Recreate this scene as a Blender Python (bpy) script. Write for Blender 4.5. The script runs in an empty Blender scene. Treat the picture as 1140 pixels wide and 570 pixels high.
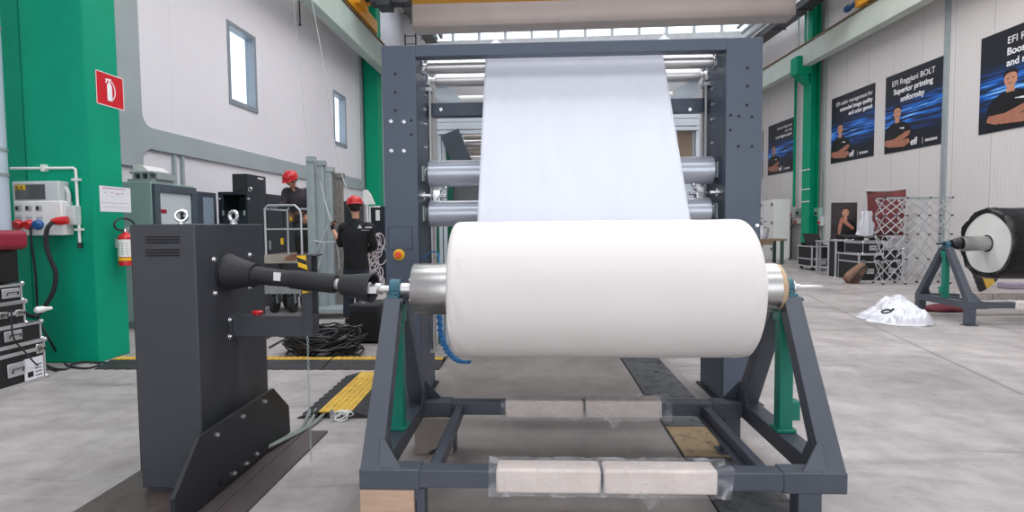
import bpy, bmesh, random
from math import *
from mathutils import Vector, Matrix, Quaternion
random.seed(7)
SC = bpy.context.scene
COL = SC.collection
V = Vector

# ------------------------------------------------------------------ camera model (1140 x 570)
F = 633.3; PSI = atan(27/633.); PIT = radians(3.05); RHO = .0095; CZ = 1.4
f0 = V((-sin(PSI), cos(PSI), 0)); r0 = V((cos(PSI), sin(PSI), 0)); z0 = V((0, 0, 1))
fw = f0*cos(PIT) - z0*sin(PIT); up0 = f0*sin(PIT) + z0*cos(PIT)
rt = r0*cos(RHO) - up0*sin(RHO); up = up0*cos(RHO) + r0*sin(RHO)
CAMP = V((0, 0, CZ))
def ray(px, py): return fw + rt*((px-570)/F) + up*((285-py)/F)
def at(px, py, Y):
    d = ray(px, py); return CAMP + d*(Y/d.y)
def atX(px, py, X):
    d = ray(px, py); return CAMP + d*(X/d.x)
def fl(px, py, z=0.0):
    d = ray(px, py); return CAMP + d*((z-CZ)/d.z)
def onplane(px, py, p, n):
    d = ray(px, py); return CAMP + d*((p-CAMP).dot(n)/d.dot(n))

cam = bpy.data.cameras.new('camera'); cam.lens = 20.0; cam.sensor_width = 36.0
cam.clip_start = .05; cam.clip_end = 200
co = bpy.data.objects.new('camera', cam); COL.objects.link(co)
M3 = Matrix((rt, up, -fw)).transposed()
co.matrix_world = Matrix.Translation(CAMP) @ M3.to_4x4()
SC.camera = co

# ------------------------------------------------------------------ materials
def lin(c):
    return tuple(((x/255.)/12.92 if x/255. <= .04045 else ((x/255.+.055)/1.055)**2.4) for x in c) + (1,)
MATS = {}
def mat(name, c, rough=.5, metal=0., var=.08, scale=4., bump=0., bscale=40., stretch=None, spec=.5, coat=0, alpha=None, trans=0):
    if name in MATS: return MATS[name]
    m = bpy.data.materials.new(name); m.use_nodes = True; MATS[name] = m
    nt = m.node_tree; N = nt.nodes; L = nt.links; b = N['Principled BSDF']
    b.inputs['Roughness'].default_value = rough; b.inputs['Metallic'].default_value = metal
    b.inputs['Specular IOR Level'].default_value = spec; b.inputs['Coat Weight'].default_value = coat
    tc = N.new('ShaderNodeTexCoord'); mp = N.new('ShaderNodeMapping'); L.new(tc.outputs['Object'], mp.inputs['Vector'])
    if stretch: mp.inputs['Scale'].default_value = stretch
    no = N.new('ShaderNodeTexNoise'); no.inputs['Scale'].default_value = scale; no.inputs['Detail'].default_value = 5
    L.new(mp.outputs[0], no.inputs['Vector'])
    rp = N.new('ShaderNodeValToRGB'); cl = lin(c)
    rp.color_ramp.elements[0].position = .3; rp.color_ramp.elements[1].position = .7
    rp.color_ramp.elements[0].color = tuple(x*(1-var) for x in cl[:3])+(1,)
    rp.color_ramp.elements[1].color = tuple(min(1, x*(1+var)) for x in cl[:3])+(1,)
    L.new(no.outputs['Fac'], rp.inputs[0]); L.new(rp.outputs[0], b.inputs['Base Color'])
    if bump:
        n2 = N.new('ShaderNodeTexNoise'); n2.inputs['Scale'].default_value = bscale; n2.inputs['Detail'].default_value = 6
        L.new(mp.outputs[0], n2.inputs['Vector'])
        bp = N.new('ShaderNodeBump'); bp.inputs['Strength'].default_value = bump; bp.inputs['Distance'].default_value = .02
        L.new(n2.outputs['Fac'], bp.inputs['Height']); L.new(bp.outputs[0], b.inputs['Normal'])
    if alpha is not None: b.inputs['Alpha'].default_value = alpha
    if trans: b.inputs['Transmission Weight'].default_value = trans
    return m
def emis(name, c, s):
    m = bpy.data.materials.new(name); m.use_nodes = True; nt = m.node_tree
    nt.nodes.clear(); e = nt.nodes.new('ShaderNodeEmission'); o = nt.nodes.new('ShaderNodeOutputMaterial')
    e.inputs[0].default_value = lin(c); e.inputs[1].default_value = s; nt.links.new(e.outputs[0], o.inputs[0]); MATS[name] = m
    return m

STAND = mat('charcoal stand paint', (71, 76, 86), .42, 0, .06, 6)
MACH = mat('blue grey machine paint', (75, 84, 100), .42, 0, .05, 3)
TOWER = mat('anthracite powder coat', (58, 60, 66), .5, 0, .05, 5, .05, 200)
DARKM = mat('near black metal', (34, 36, 40), .5, 0, .1, 6)
BLACK = mat('black plastic', (22, 22, 24), .45, 0, .15, 8)
BLACKC = mat('black matt case', (26, 26, 29), .65, 0, .15, 12, .15, 120)
RUBBER = mat('black rubber', (38, 38, 42), .6, 0, .15, 12, .2, 60)
STEEL = mat('polished steel', (214, 212, 212), .34, .8, .05, 3, 0, 40, (.3, 8, 8))
BRUSH = mat('brushed steel', (185, 183, 182), .33, 1., .08, 6, .02, 60, (60, 1, 1))
CHROME = mat('bolt steel', (215, 215, 218), .25, .9, .03)
ROLLG = mat('grey rubber roller', (182, 186, 197), .3, .35, .05, 2, 0, 40, (.4, 6, 6), coat=.3)
ALU = mat('aluminium profile', (204, 206, 210), .4, .6, .05, 6)
GALV = mat('galvanised steel', (165, 175, 178), .45, .4, .08, 5)
GREEN = mat('green column paint', (0, 150, 112), .5, 0, .06, 2, .04, 60, spec=.2)
GREENB = mat('green pillar paint', (0, 150, 116), .55, 0, .12, 1.2, .05, 50, spec=.2)
TEAL = mat('teal screw jack paint', (0, 120, 100), .4, 0, .08, 6)
TEALB = mat('blue green bearing paint', (40, 92, 108), .4, 0, .08, 10)
FABRIC = mat('white fabric', (221, 216, 213), .75, 0, .012, 3, .02, 30, spec=.2)
WEB = mat('white web fabric', (216, 218, 228), .7, 0, .02, 2, .05, 14, (3, 3, .15), spec=.2)
CARD = mat('tan cardboard', (218, 205, 196), .6, 0, .08, 8, .2, 18, coat=.4)
WOOD = mat('pale timber', (186, 156, 134), .65, 0, .15, 5, .1, 40, (1, 8, 8))
YELLOW = mat('yellow paint', (238, 190, 30), .5, 0, .08, 12)
RAMPY = mat('worn yellow lid', (215, 175, 70), .6, 0, .16, 14, .3, 40)
ORANGE = mat('crane yellow paint', (235, 165, 30), .45, 0, .06, 4)
RED = mat('red gloss plastic', (196, 30, 38), .3, 0, .08, 6)
REDC = mat('dark red vinyl', (140, 28, 52), .5, 0, .12, 10, .2, 20)
WHITEP = mat('white plastic', (226, 226, 224), .4, 0, .03)
GREYP = mat('light grey plastic', (196, 202, 202), .45, 0, .04)
BLUEP = mat('blue plastic', (40, 92, 150), .4, 0, .08)
HOSE = mat('blue coiled hose', (42, 112, 168), .35, 0, .05)
PAPER = mat('white paper', (225, 225, 232), .7, 0, .03, 8)
GREYINK = mat('grey ink', (150, 140, 155), .7)
CRANEB = mat('pale green crane beam', (196, 206, 198), .6, 0, .05, 1.5, .05, 20)
CRANEB2 = mat('pale green crane beam, weathered', (176, 192, 186), .6, 0, .08, 1.0, .05, 20)  # darker, greyer green for the left runway beam
CONC = mat('precast concrete', (192, 184, 182), .8, 0, .06, .8, .1, 12)
TRIMG = mat('grey wall trim', (158, 168, 172), .5, 0, .06, 1.5)
GLOSSW = mat('white paint', (222, 222, 226), .5, 0, .03)
CLOTHK = mat('black cotton', (20, 20, 24), .85, 0, .2, 14, .3, 30)
CLOTHD = mat('charcoal work jacket', (62, 56, 62), .85, 0, .15, 14, .3, 30)
DENIM = mat('dark denim', (36, 40, 54), .85, 0, .2, 14, .3, 40)
TROUS = mat('dark olive work trousers', (44, 46, 44), .85, 0, .2, 14, .3, 40)
SKIN = mat('skin', (196, 142, 118), .5, 0, .06, 10)
HAIR = mat('dark hair', (40, 30, 26), .7, 0, .2, 30, .4, 80)
BROWN = mat('brown canvas', (122, 92, 74), .8, 0, .2, 14, .3, 30)
PLAST = mat('translucent white sheeting', (208, 208, 216), .35, 0, .06, 8, .6, 9, coat=.3)
BLKFILM = mat('black stretch film', (9, 10, 12), .3, 0, .3, 6, .3, 10, (.6, 5, 5), spec=.35)
TANW = mat('tan blind', (168, 150, 132), .6, 0, .06, 8)
LGREY = mat('light grey painted panel', (196, 204, 212), .45, 0, .04)
STONE = mat('flesh tone print', (186, 128, 100), .6, 0, .12, 20)
INKW = mat('white lettering', (240, 240, 244), .5, 0, .01)
STAINW = mat('wood bench top', (130, 112, 92), .6, 0, .15, 6, .1, 40)
REDPR = mat('dark red printed cloth', (96, 40, 44), .7, 0, .6, 3.5)
TAPEBEIGE = mat('beige cone', (186, 160, 130), .5, 0, .08)

# glass
def glass_mat():
    m = bpy.data.materials.new('window glass'); m.use_nodes = True; nt = m.node_tree; nt.nodes.clear()
    t = nt.nodes.new('ShaderNodeBsdfTransparent'); t.inputs[0].default_value = (.93, .97, 1, 1)
    g = nt.nodes.new('ShaderNodeBsdfGlossy'); g.inputs['Roughness'].default_value = .05
    x = nt.nodes.new('ShaderNodeMixShader'); x.inputs[0].default_value = .06; o = nt.nodes.new('ShaderNodeOutputMaterial')
    nt.links.new(t.outputs[0], x.inputs[1]); nt.links.new(g.outputs[0], x.inputs[2]); nt.links.new(x.outputs[0], o.inputs[0]); return m
GLASS = glass_mat()
def film_mat():
    m = bpy.data.materials.new('clear plastic film'); m.use_nodes = True; nt = m.node_tree; nt.nodes.clear()
    t = nt.nodes.new('ShaderNodeBsdfTransparent'); t.inputs[0].default_value = (.97, .97, .98, 1)
    g = nt.nodes.new('ShaderNodeBsdfPrincipled'); g.inputs['Roughness'].default_value = .18; g.inputs['Base Color'].default_value = (.85, .85, .87, 1)
    tc = nt.nodes.new('ShaderNodeTexCoord'); n = nt.nodes.new('ShaderNodeTexNoise'); n.inputs['Scale'].default_value = 9; n.inputs['Detail'].default_value = 6
    n.inputs['Distortion'].default_value = 1.5
    nt.links.new(tc.outputs['Object'], n.inputs['Vector'])
    r = nt.nodes.new('ShaderNodeValToRGB'); r.color_ramp.elements[0].position = .45; r.color_ramp.elements[1].position = .75
    r.color_ramp.elements[0].color = (.06, .06, .06, 1); r.color_ramp.elements[1].color = (.38, .38, .38, 1)
    b = nt.nodes.new('ShaderNodeBump'); b.inputs['Strength'].default_value = .5; b.inputs['Distance'].default_value = .02
    x = nt.nodes.new('ShaderNodeMixShader'); o = nt.nodes.new('ShaderNodeOutputMaterial'); L = nt.links
    L.new(n.outputs['Fac'], r.inputs[0]); L.new(r.outputs[0], x.inputs[0]); L.new(n.outputs['Fac'], b.inputs['Height']); L.new(b.outputs[0], g.inputs['Normal'])
    L.new(t.outputs[0], x.inputs[1]); L.new(g.outputs[0], x.inputs[2]); L.new(x.outputs[0], o.inputs[0]); return m
FILM = film_mat()

def wall_mat(name, c, spacing, seam=.012, dirty=.05, ribs=0, sd=.6):
    """sandwich panel wall: vertical joints every `spacing` m, measured along the wall's own Y"""
    m = mat(name, c, .45, 0, dirty, .5); nt = m.node_tree; N = nt.nodes; L = nt.links; b = N['Principled BSDF']
    tc = N.new('ShaderNodeTexCoord'); sx = N.new('ShaderNodeSeparateXYZ'); L.new(tc.outputs['Object'], sx.inputs[0])
    def mth(op, a, v=None):
        n = N.new('ShaderNodeMath'); n.operation = op
        L.new(a, n.inputs[0]) if not isinstance(a, (int, float)) else None
        if v is not None: n.inputs[1].default_value = v
        return n.outputs[0]
    fr = mth('FRACT', mth('DIVIDE', sx.outputs['Y'], spacing)); lt = mth('LESS_THAN', fr, seam/spacing)
    mx = N.new('ShaderNodeMix'); mx.data_type = 'RGBA'; src = b.inputs['Base Color'].links[0].from_socket
    L.new(lt, mx.inputs['Factor']); L.new(src, mx.inputs['A']); mx.inputs['B'].default_value = tuple(x*sd for x in lin(c)[:3])+(1,)
    L.new(mx.outputs['Result'], b.inputs['Base Color'])
    if ribs:
        w = N.new('ShaderNodeTexWave'); w.bands_direction = 'Y'; w.inputs['Scale'].default_value = ribs; L.new(tc.outputs['Object'], w.inputs['Vector'])
        bp = N.new('ShaderNodeBump'); bp.inputs['Strength'].default_value = .25; bp.inputs['Distance'].default_value = .01
        L.new(w.outputs['Fac'], bp.inputs['Height']); L.new(bp.outputs[0], b.inputs['Normal'])
    return m
WALLR = wall_mat('right wall panels', (214, 209, 208), 1.15, .014, .03, 3.0)
WALLL = wall_mat('left wall panels', (224, 222, 228), 3.3, .012, .03, sd=.85)
WALLG = mat('plain wall', (206, 204, 206), .6, 0, .04, .8)

def floor_mat():
    m = bpy.data.materials.new('polished concrete floor'); m.use_nodes = True; nt = m.node_tree; N = nt.nodes; L = nt.links; b = N['Principled BSDF']
    tc = N.new('ShaderNodeTexCoord'); P = tc.outputs['Object']
    def noise(sc, det=6, rgh=.6, st=None, dist=0):
        n = N.new('ShaderNodeTexNoise'); n.inputs['Scale'].default_value = sc; n.inputs['Detail'].default_value = det
        n.inputs['Roughness'].default_value = rgh; n.inputs['Distortion'].default_value = dist
        src = P
        if st:
            mp = N.new('ShaderNodeMapping'); mp.inputs['Scale'].default_value = st[0]; mp.inputs['Rotation'].default_value = (0, 0, st[1]); L.new(P, mp.inputs[0]); src = mp.outputs[0]
        L.new(src, n.inputs['Vector']); return n.outputs['Fac']
    def ramp(fac, p0, p1, c0, c1):
        r = N.new('ShaderNodeValToRGB'); e = r.color_ramp.elements; e[0].position = p0; e[1].position = p1
        e[0].color = c0; e[1].color = c1; L.new(fac, r.inputs[0]); return r.outputs[0]
    def mix(a, bb, fac, mode='MIX'):
        x = N.new('ShaderNodeMix'); x.data_type = 'RGBA'; x.blend_type = mode
        for i, s in (('A', a), ('B', bb), ('Factor', fac)):
            if hasattr(s, 'links') or hasattr(s, 'is_linked'): L.new(s, x.inputs[i])
            else: x.inputs[i].default_value = s
        return x.outputs['Result']
    def mth(op, a, v=0., c=None):
        n = N.new('ShaderNodeMath'); n.operation = op
        for i, s in enumerate((a, v, c)):
            if s is None: continue
            if isinstance(s, (int, float)): n.inputs[i].default_value = s
            else: L.new(s, n.inputs[i])
        return n.outputs[0]
    base = ramp(noise(.7), .3, .7, lin((142, 137, 137)), lin((182, 176, 175)))
    base = mix(base, ramp(noise(3.5, 8, .7), .36, .62, (.80, .79, .79, 1), (1.06, 1.06, 1.06, 1)), 1., 'MULTIPLY')
    base = mix(base, ramp(noise(1.3, 6, .6, ((.35, 1.6, 1), .5), 1.2), .56, .72, (1, 1, 1, 1), (.66, .64, .64, 1)), .75, 'MULTIPLY')
    base = mix(base, ramp(noise(.9, 7, .65, ((.25, 2.6, 1), -.25), 2.), .60, .66, (1, 1, 1, 1), (.66, .65, .66, 1)), .8, 'MULTIPLY')
    base = mix(base, ramp(noise(.55, 9, .72, ((.5, 1.5, 1), .9), 1.), .50, .70, (1.05, 1.04, 1.04, 1), (.74, .73, .74, 1)), .6, 'MULTIPLY')
    base = mix(base, ramp(noise(5, 9, .75, ((.5, 2.5, 1), .15), 3.), .64, .68, (1, 1, 1, 1), (.5, .48, .48, 1)), .75, 'MULTIPLY')
    base = mix(base, ramp(noise(40, 3, .5), .62, .72, (1, 1, 1, 1), (.8, .8, .8, 1)), .5, 'MULTIPLY')
    sep = N.new('ShaderNodeSeparateXYZ'); L.new(P, sep.inputs[0]); X, Y = sep.outputs['X'], sep.outputs['Y']
    def line(p, q, w, depth):
        nonlocal base
        d = (V(q)-V(p)).normalized(); n = V((-d.y, d.x)); c0 = n.dot(V(p)); a0 = d.dot(V(p)); a1 = d.dot(V(q))
        s = mth('ADD', mth('MULTIPLY', X, n.x), mth('MULTIPLY', Y, n.y))
        inn = mth('LESS_THAN', mth('ABSOLUTE', mth('SUBTRACT', s, c0)), w)
        t = mth('ADD', mth('MULTIPLY', X, d.x), mth('MULTIPLY', Y, d.y))
        inn = mth('MULTIPLY', inn, mth('MULTIPLY', mth('GREATER_THAN', t, a0), mth('LESS_THAN', t, a1)))
        base = mix(base, tuple(lin((100, 96, 96))), mth('MULTIPLY', inn, depth))
    pts = lambda a, b_: ((fl(*a).x, fl(*a).y), (fl(*b_).x, fl(*b_).y))
    line(*pts((897, 328), (1140, 440)), .02, .55)
    line(*pts((905, 309), (1140, 372)), .02, .4)
    line(*pts((905, 376), (1140, 392)), .012, .25)
    # darker, browner strip of floor under the machine
    ix = mth('MULTIPLY', mth('GREATER_THAN', X, -.95), mth('LESS_THAN', X, 1.35))
    iy = mth('LESS_THAN', Y, 7.5)
    brown_strip = ramp(noise(2.2, 8, .7, ((1, .6, 1), 0), .8), .3, .7, lin((128, 120, 117)), lin((160, 152, 148)))
    base = mix(base, brown_strip, mth('MULTIPLY', ix, mth('MULTIPLY', iy, .85)))
    L.new(base, b.inputs['Base Color'])
    L.new(ramp(noise(2., 6, .6), .3, .7, (.36, .36, .36, 1), (.62, .62, .62, 1)), b.inputs['Roughness'])
    b.inputs['Specular IOR Level'].default_value = .4
    bp = N.new('ShaderNodeBump'); bp.inputs['Strength'].default_value = .15; bp.inputs['Distance'].default_value = .01
    L.new(noise(25, 6), bp.inputs['Height']); L.new(bp.outputs[0], b.inputs['Normal'])
    return m
def plate_mat(name, c, dirt):
    m = mat(name, c, .45, .25, .12, 2.5, .15, 60); nt = m.node_tree; N = nt.nodes; L = nt.links; b = N['Principled BSDF']
    tc = N.new('ShaderNodeTexCoord'); n = N.new('ShaderNodeTexNoise'); n.inputs['Scale'].default_value = 9; n.inputs['Detail'].default_value = 9; n.inputs['Roughness'].default_value = .75
    L.new(tc.outputs['Object'], n.inputs[0]); r = N.new('ShaderNodeValToRGB'); r.color_ramp.elements[0].position = .5; r.color_ramp.elements[1].position = .62
    L.new(n.outputs['Fac'], r.inputs[0]); x = N.new('ShaderNodeMix'); x.data_type = 'RGBA'
    L.new(r.outputs[0], x.inputs['Factor']); L.new(b.inputs['Base Color'].links[0].from_socket, x.inputs['A']); x.inputs['B'].default_value = lin(dirt)
    L.new(x.outputs['Result'], b.inputs['Base Color']); return m

# ------------------------------------------------------------------ geometry builder
ORG = {}
class MB:
    def __init__(s): s.bm = bmesh.new(); s.mi = 0
    def _m(s, fs):
        for f in fs: f.material_index = s.mi
    def hexa(s, P):
        v = [s.bm.verts.new(p) for p in P]
        s._m([s.bm.faces.new([v[i] for i in q]) for q in ((0, 3, 2, 1), (4, 5, 6, 7), (0, 1, 5, 4), (1, 2, 6, 5), (2, 3, 7, 6), (3, 0, 4, 7))]); return s
    def box(s, x0, x1, y0, y1, z0_, z1):
        if x0 > x1: x0, x1 = x1, x0
        if y0 > y1: y0, y1 = y1, y0
        if z0_ > z1: z0_, z1 = z1, z0_
        return s.hexa([(x0, y0, z0_), (x1, y0, z0_), (x1, y1, z0_), (x0, y1, z0_), (x0, y0, z1), (x1, y0, z1), (x1, y1, z1), (x0, y1, z1)])
    def bar(s, p, q, w, h, upv=(0, 0, 1), w2=None, h2=None):
        p, q = V(p), V(q); d = (q-p).normalized(); u = V(upv); sd = d.cross(u)
        if sd.length < 1e-4: sd = d.cross(V((1, 0, 0)))
        sd.normalize(); u = sd.cross(d); w2 = w2 or w; h2 = h2 or h
        A = [p+sd*(a*w/2)+u*(b*h/2) for a, b in ((-1, -1), (1, -1), (1, 1), (-1, 1))]
        B = [q+sd*(a*w2/2)+u*(b*h2/2) for a, b in ((-1, -1), (1, -1), (1, 1), (-1, 1))]
        return s.hexa([A[0], A[1], A[2], A[3], B[0], B[1], B[2], B[3]])
    def lathe(s, p, d, prof, n=32, cap=True):
        """prof = [(t, r)] along unit direction d from p"""
        p, d = V(p), V(d).normalized(); a = d.cross(V((0, 0, 1)))
        if a.length < 1e-3: a = d.cross(V((0, 1, 0)))
        a.normalize(); b = d.cross(a); rings = []
        for t, r in prof:
            rings.append([s.bm.verts.new(p+d*t+(a*cos(2*pi*i/n)+b*sin(2*pi*i/n))*r) for i in range(n)])
        fs = []
        for k in range(len(rings)-1):
            for i in range(n):
                j = (i+1) % n; fs.append(s.bm.faces.new((rings[k][i], rings[k][j], rings[k+1][j], rings[k+1][i])))
        if cap: fs.append(s.bm.faces.new(rings[0])); fs.append(s.bm.faces.new(rings[-1][::-1]))
        s._m(fs); return s
    def tube(s, p, q, r, r2=None, n=16):
        p, q = V(p), V(q); return s.lathe(p, q-p, [(0, r), ((q-p).length, r if r2 is None else r2)], n)
    def path(s, pts, r, n=8, closed=False):
        pts = [V(p) for p in pts]; rings = []; m = len(pts); a = None
        for k in range(m):
            t = (pts[(k+1) % m]-pts[k-1]) if closed else (pts[min(k+1, m-1)]-pts[max(k-1, 0)])
            if t.length < 1e-9: t = V((0, 0, 1))
            t.normalize()
            if a is None:
                a = t.cross(V((0, 0, 1)));  a = a if a.length > 1e-3 else t.cross(V((0, 1, 0)))
            a = (a - t*a.dot(t)).normalized(); b = t.cross(a)
            rr = r(k/(m-1)) if callable(r) else r
            rings.append([s.bm.verts.new(pts[k]+(a*cos(2*pi*i/n)+b*sin(2*pi*i/n))*rr) for i in range(n)])
        fs = []
        for k in range(m if closed else m-1):
            k2 = (k+1) % m
            for i in range(n):
                j = (i+1) % n; fs.append(s.bm.faces.new((rings[k][i], rings[k][j], rings[k2][j], rings[k2][i])))
        if not closed: fs.append(s.bm.faces.new(rings[0])); fs.append(s.bm.faces.new(rings[-1][::-1]))
        s._m(fs); return s
    def prism(s, poly, ext):
        ext = V(ext); a = [s.bm.verts.new(V(p)) for p in poly]; b = [s.bm.verts.new(V(p)+ext) for p in poly]; n = len(a)
        fs = [s.bm.faces.new(a), s.bm.faces.new(b[::-1])]
        for i in range(n): j = (i+1) % n; fs.append(s.bm.faces.new((a[i], b[i], b[j], a[j])))
        s._m(fs); return s
    def poly(s, pts):
        s._m([s.bm.faces.new([s.bm.verts.new(V(p)) for p in pts])]); return s
    def sphere(s, c, r, sc=(1, 1, 1), nu=16, nv=10, rot=None):
        c = V(c); g = bmesh.ops.create_uvsphere(s.bm, u_segments=nu, v_segments=nv, radius=r)
        fs = set()
        for v in g['verts']:
            q = V((v.co.x*sc[0], v.co.y*sc[1], v.co.z*sc[2])); v.co = c + (rot @ q if rot else q)
            fs.update(v.link_faces)
        s._m(fs); return s
    def build(s, name, m, parent=None, bevel=0., smooth=True, subd=0, loc=None, rotz=0, angle=35):
        bmesh.ops.recalc_face_normals(s.bm, faces=s.bm.faces[:])
        me = bpy.data.meshes.new(name); s.bm.to_mesh(me); s.bm.free()
        return link_mesh(name, me, m, parent, bevel, smooth, subd, loc, angle)
def link_mesh(name, me, m, parent=None, bevel=0., smooth=True, subd=0, loc=None, angle=35):
    o = bpy.data.objects.new(name, me); COL.objects.link(o)
    for x in (m if isinstance(m, (list, tuple)) else [m]): me.materials.append(x)
    if parent is not None:
        org = ORG[parent.name]; me.transform(Matrix.Translation(-org)); o.parent = parent; ORG[o.name] = org
    else:
        if loc is None:
            xs = [v.co for v in me.vertices]; mn = V([min(c[i] for c in xs) for i in range(3)]); mx = V([max(c[i] for c in xs) for i in range(3)])
            loc = V(((mn.x+mx.x)/2, (mn.y+mx.y)/2, mn.z))
        loc = V(loc); me.transform(Matrix.Translation(-loc)); o.location = loc; ORG[o.name] = loc
    if smooth:
        for p in me.polygons: p.use_smooth = True
        me.set_sharp_from_angle(angle=radians(angle))
    if bevel:
        b = o.modifiers.new('bevel', 'BEVEL'); b.width = bevel; b.segments = 2; b.limit_method = 'ANGLE'; b.angle_limit = radians(40); b.harden_normals = False
    if subd:
        b = o.modifiers.new('subd', 'SUBSURF'); b.levels = subd; b.render_levels = subd
    return o
def tag(o, label=None, cat=None, group=None, kind=None):
    if label: o['label'] = label
    if cat: o['category'] = cat
    if group: o['group'] = group
    if kind: o['kind'] = kind
    return o
def thing(name, label, cat, loc, group=None):
    o = bpy.data.objects.new(name, None); COL.objects.link(o); o.location = V(loc); ORG[o.name] = V(loc); o.empty_display_size = .1
    return tag(o, label, cat, group)
def struct(name, b, m, **k):
    o = b.build(name, m, **k); o['kind'] = 'structure'; return o
def turn(o, rz): o.rotation_euler = (0, 0, rz); return o
def copytree(o, parent=None):
    c = o.copy(); COL.objects.link(c); ORG[c.name] = ORG.get(o.name, V())
    if parent is not None: c.parent = parent
    for ch in [x for x in list(COL.objects) if x.parent == o]: copytree(ch, c)
    return c
def text_mesh(txt, size, bold=0., align='LEFT', shear=0):
    cu = bpy.data.curves.new('t', 'FONT'); cu.body = txt; cu.size = size; cu.extrude = .002; cu.offset = bold; cu.align_x = align; cu.shear = shear
    o = bpy.data.objects.new('t', cu); COL.objects.link(o); dg = bpy.context.evaluated_depsgraph_get()
    me = bpy.data.meshes.new_from_object(o.evaluated_get(dg)); bpy.data.objects.remove(o); bpy.data.curves.remove(cu); return me
def add_text(b, txt, size, M, bold=0., align='LEFT', shear=0):
    me = text_mesh(txt, size, bold, align, shear); me.transform(M); n0 = len(b.bm.faces); b.bm.from_mesh(me); bpy.data.meshes.remove(me)
    b.bm.faces.ensure_lookup_table()
    for i in range(n0, len(b.bm.faces)): b.bm.faces[i].material_index = b.mi
    return b
def spline(P, n):
    P = [P[0]]+list(P)+[P[-1]]; out = []
    for i in range(1, len(P)-2):
        for k in range(n):
            t = k/n; p0, p1, p2, p3 = P[i-1], P[i], P[i+1], P[i+2]
            out.append(.5*((2*p1)+(p2-p0)*t+(2*p0-5*p1+4*p2-p3)*t*t+(3*p1-p0-3*p2+p3)*t**3))
    return out+[P[-1]]
def frame(o, x, y, z):
    M = Matrix((V(x), V(y), V(z))).transposed().to_4x4(); return Matrix.Translation(V(o)) @ M

# ------------------------------------------------------------------ walls' planes
KL = 13/633.; KR = -29/633.            # the two long walls are not quite parallel
LX = lambda Y, off=0.: -6.6 + KL*Y + off
RX = lambda Y, off=0.: 11.2 + KR*Y - off
nL = V((1, -KL, 0)).normalized(); dL = V((KL, 1, 0)).normalized()
nR = V((-1, KR, 0)).normalized(); dR = V((KR, 1, 0)).normalized()
def onL(px, py, off=0.):  return onplane(px, py, V((-6.6, 0, 0))+nL*off, nL)
def onR(px, py, off=0.):  return onplane(px, py, V((11.2, 0, 0))+nR*off, nR)
aL = atan2(-KL, 1)   # rotation that takes local Y to dL
aR = atan2(-KR, 1)
YB, YF, ZT = -7., 26., 11.

def slab(b, s0, s1, z0_, z1, t):      # local: along Y, thickness in -X..0
    b.box(-t, 0, s0, s1, z0_, z1)
# ================================================================== SETTING
b = MB(); b.box(-9, 14, YB-1, YF+1.5, -.2, 0); fo = struct('floor', b, floor_mat(), smooth=False, loc=(0, 0, 0))
wl = lambda px, py, off=0.: ((onL(px, py, off)-V((-6.6, 0, 0))).dot(dL), onL(px, py, off).z)
wr = lambda px, py, off=0.: ((onR(px, py, off)-V((11.2, 0, 0))).dot(dR), onR(px, py, off).z)
# left wall with two window openings
W = []
for (TL, BR) in (((253, 23.9), (285.5, 123.5)), ((371, 101), (385.3, 163.2))):
    a = wl(*TL); c = wl(*BR); W.append((a[0], c[0], c[1], a[1]))
b = MB(); t = .22
cuts = [YB] + [W[0][0], W[0][1], W[1][0], W[1][1]] + [YF+1]
for i in range(5):
    if i % 2 == 0: slab(b, cuts[i], cuts[i+1], 0, ZT, t)
    else:
        w = W[i//2]; slab(b, w[0], w[1], 0, w[2], t); slab(b, w[0], w[1], w[3], ZT, t)
o = struct('wall_left', b, WALLL, smooth=False, loc=(0, 0, 0)); o.location = (-6.6, 0, 0); turn(o, aL)
for i, w in enumerate(W):
    e = thing('window_%d' % (i+1), None, None, (-6.6, 0, 0)); e['kind'] = 'structure'; ORG[e.name] = V((0, 0, 0)); turn(e, aL)
    b = MB(); f = .05
    b.box(-.2, .02, w[0]-.04, w[0]+f, w[2]-.04, w[3]+.04); b.box(-.2, .02, w[1]-f, w[1]+.04, w[2]-.04, w[3]+.04)
    b.box(-.2, .021, w[0], w[1], w[3]-f, w[3]+.04); b.box(-.2, .03, w[0]-.04, w[1]+.04, w[2]-.06, w[2]+f)
    fr = b.build('window_frame', mat('grey window frame', (138, 146, 156), .45, .2, .05), e, bevel=.006)
    b = MB(); b.box(-.165, -.15, w[0]+f, w[1]-f, w[2]+f, w[3]-f); b.build('pane', GLASS, e, smooth=False)
# right wall, far wall, rear wall, roof
b = MB(); slab(b, YB, YF+1, 0, ZT, -.22); o = struct('wall_right', b, WALLR, smooth=False, loc=(0, 0, 0)); o.location = (11.2, 0, 0); turn(o, aR)
cl = (-4.9, 9.4, 9.72, 10.85)
b = MB(); b.box(-7, 12, YF, YF+.2, 0, cl[2]); b.box(-7, cl[0], YF, YF+.2, cl[2], ZT); b.box(cl[1], 12, YF, YF+.2, cl[2], ZT); b.box(cl[0], cl[1], YF, YF+.2, cl[3], ZT)
o = struct('wall_front', b, WALLG, smooth=False, loc=(2, YF, 0)); turn(o, -.03)
e = thing('window_3', None, None, (2, YF, cl[2])); turn(e, -.03); e['kind'] = 'structure'
b = MB(); n = 12
for i in range(n+1):
    x = cl[0]+(cl[1]-cl[0])*i/n; b.box(x-.06, x+.06, YF-.06, YF+.1, cl[2], cl[3])
b.box(cl[0], cl[1], YF-.12, YF+.1, cl[2]-.14, cl[2]+.05); b.box(cl[0], cl[1], YF-.16, YF-.0, cl[2]-.4, cl[2]-.14)
b.build('window_frame', mat('grey clerestory frame', (214, 215, 218), .5), e)
b = MB(); b.box(cl[0], cl[1], YF+.05, YF+.06, cl[2], cl[3]); b.build('pane', GLASS, e, smooth=False)
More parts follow.
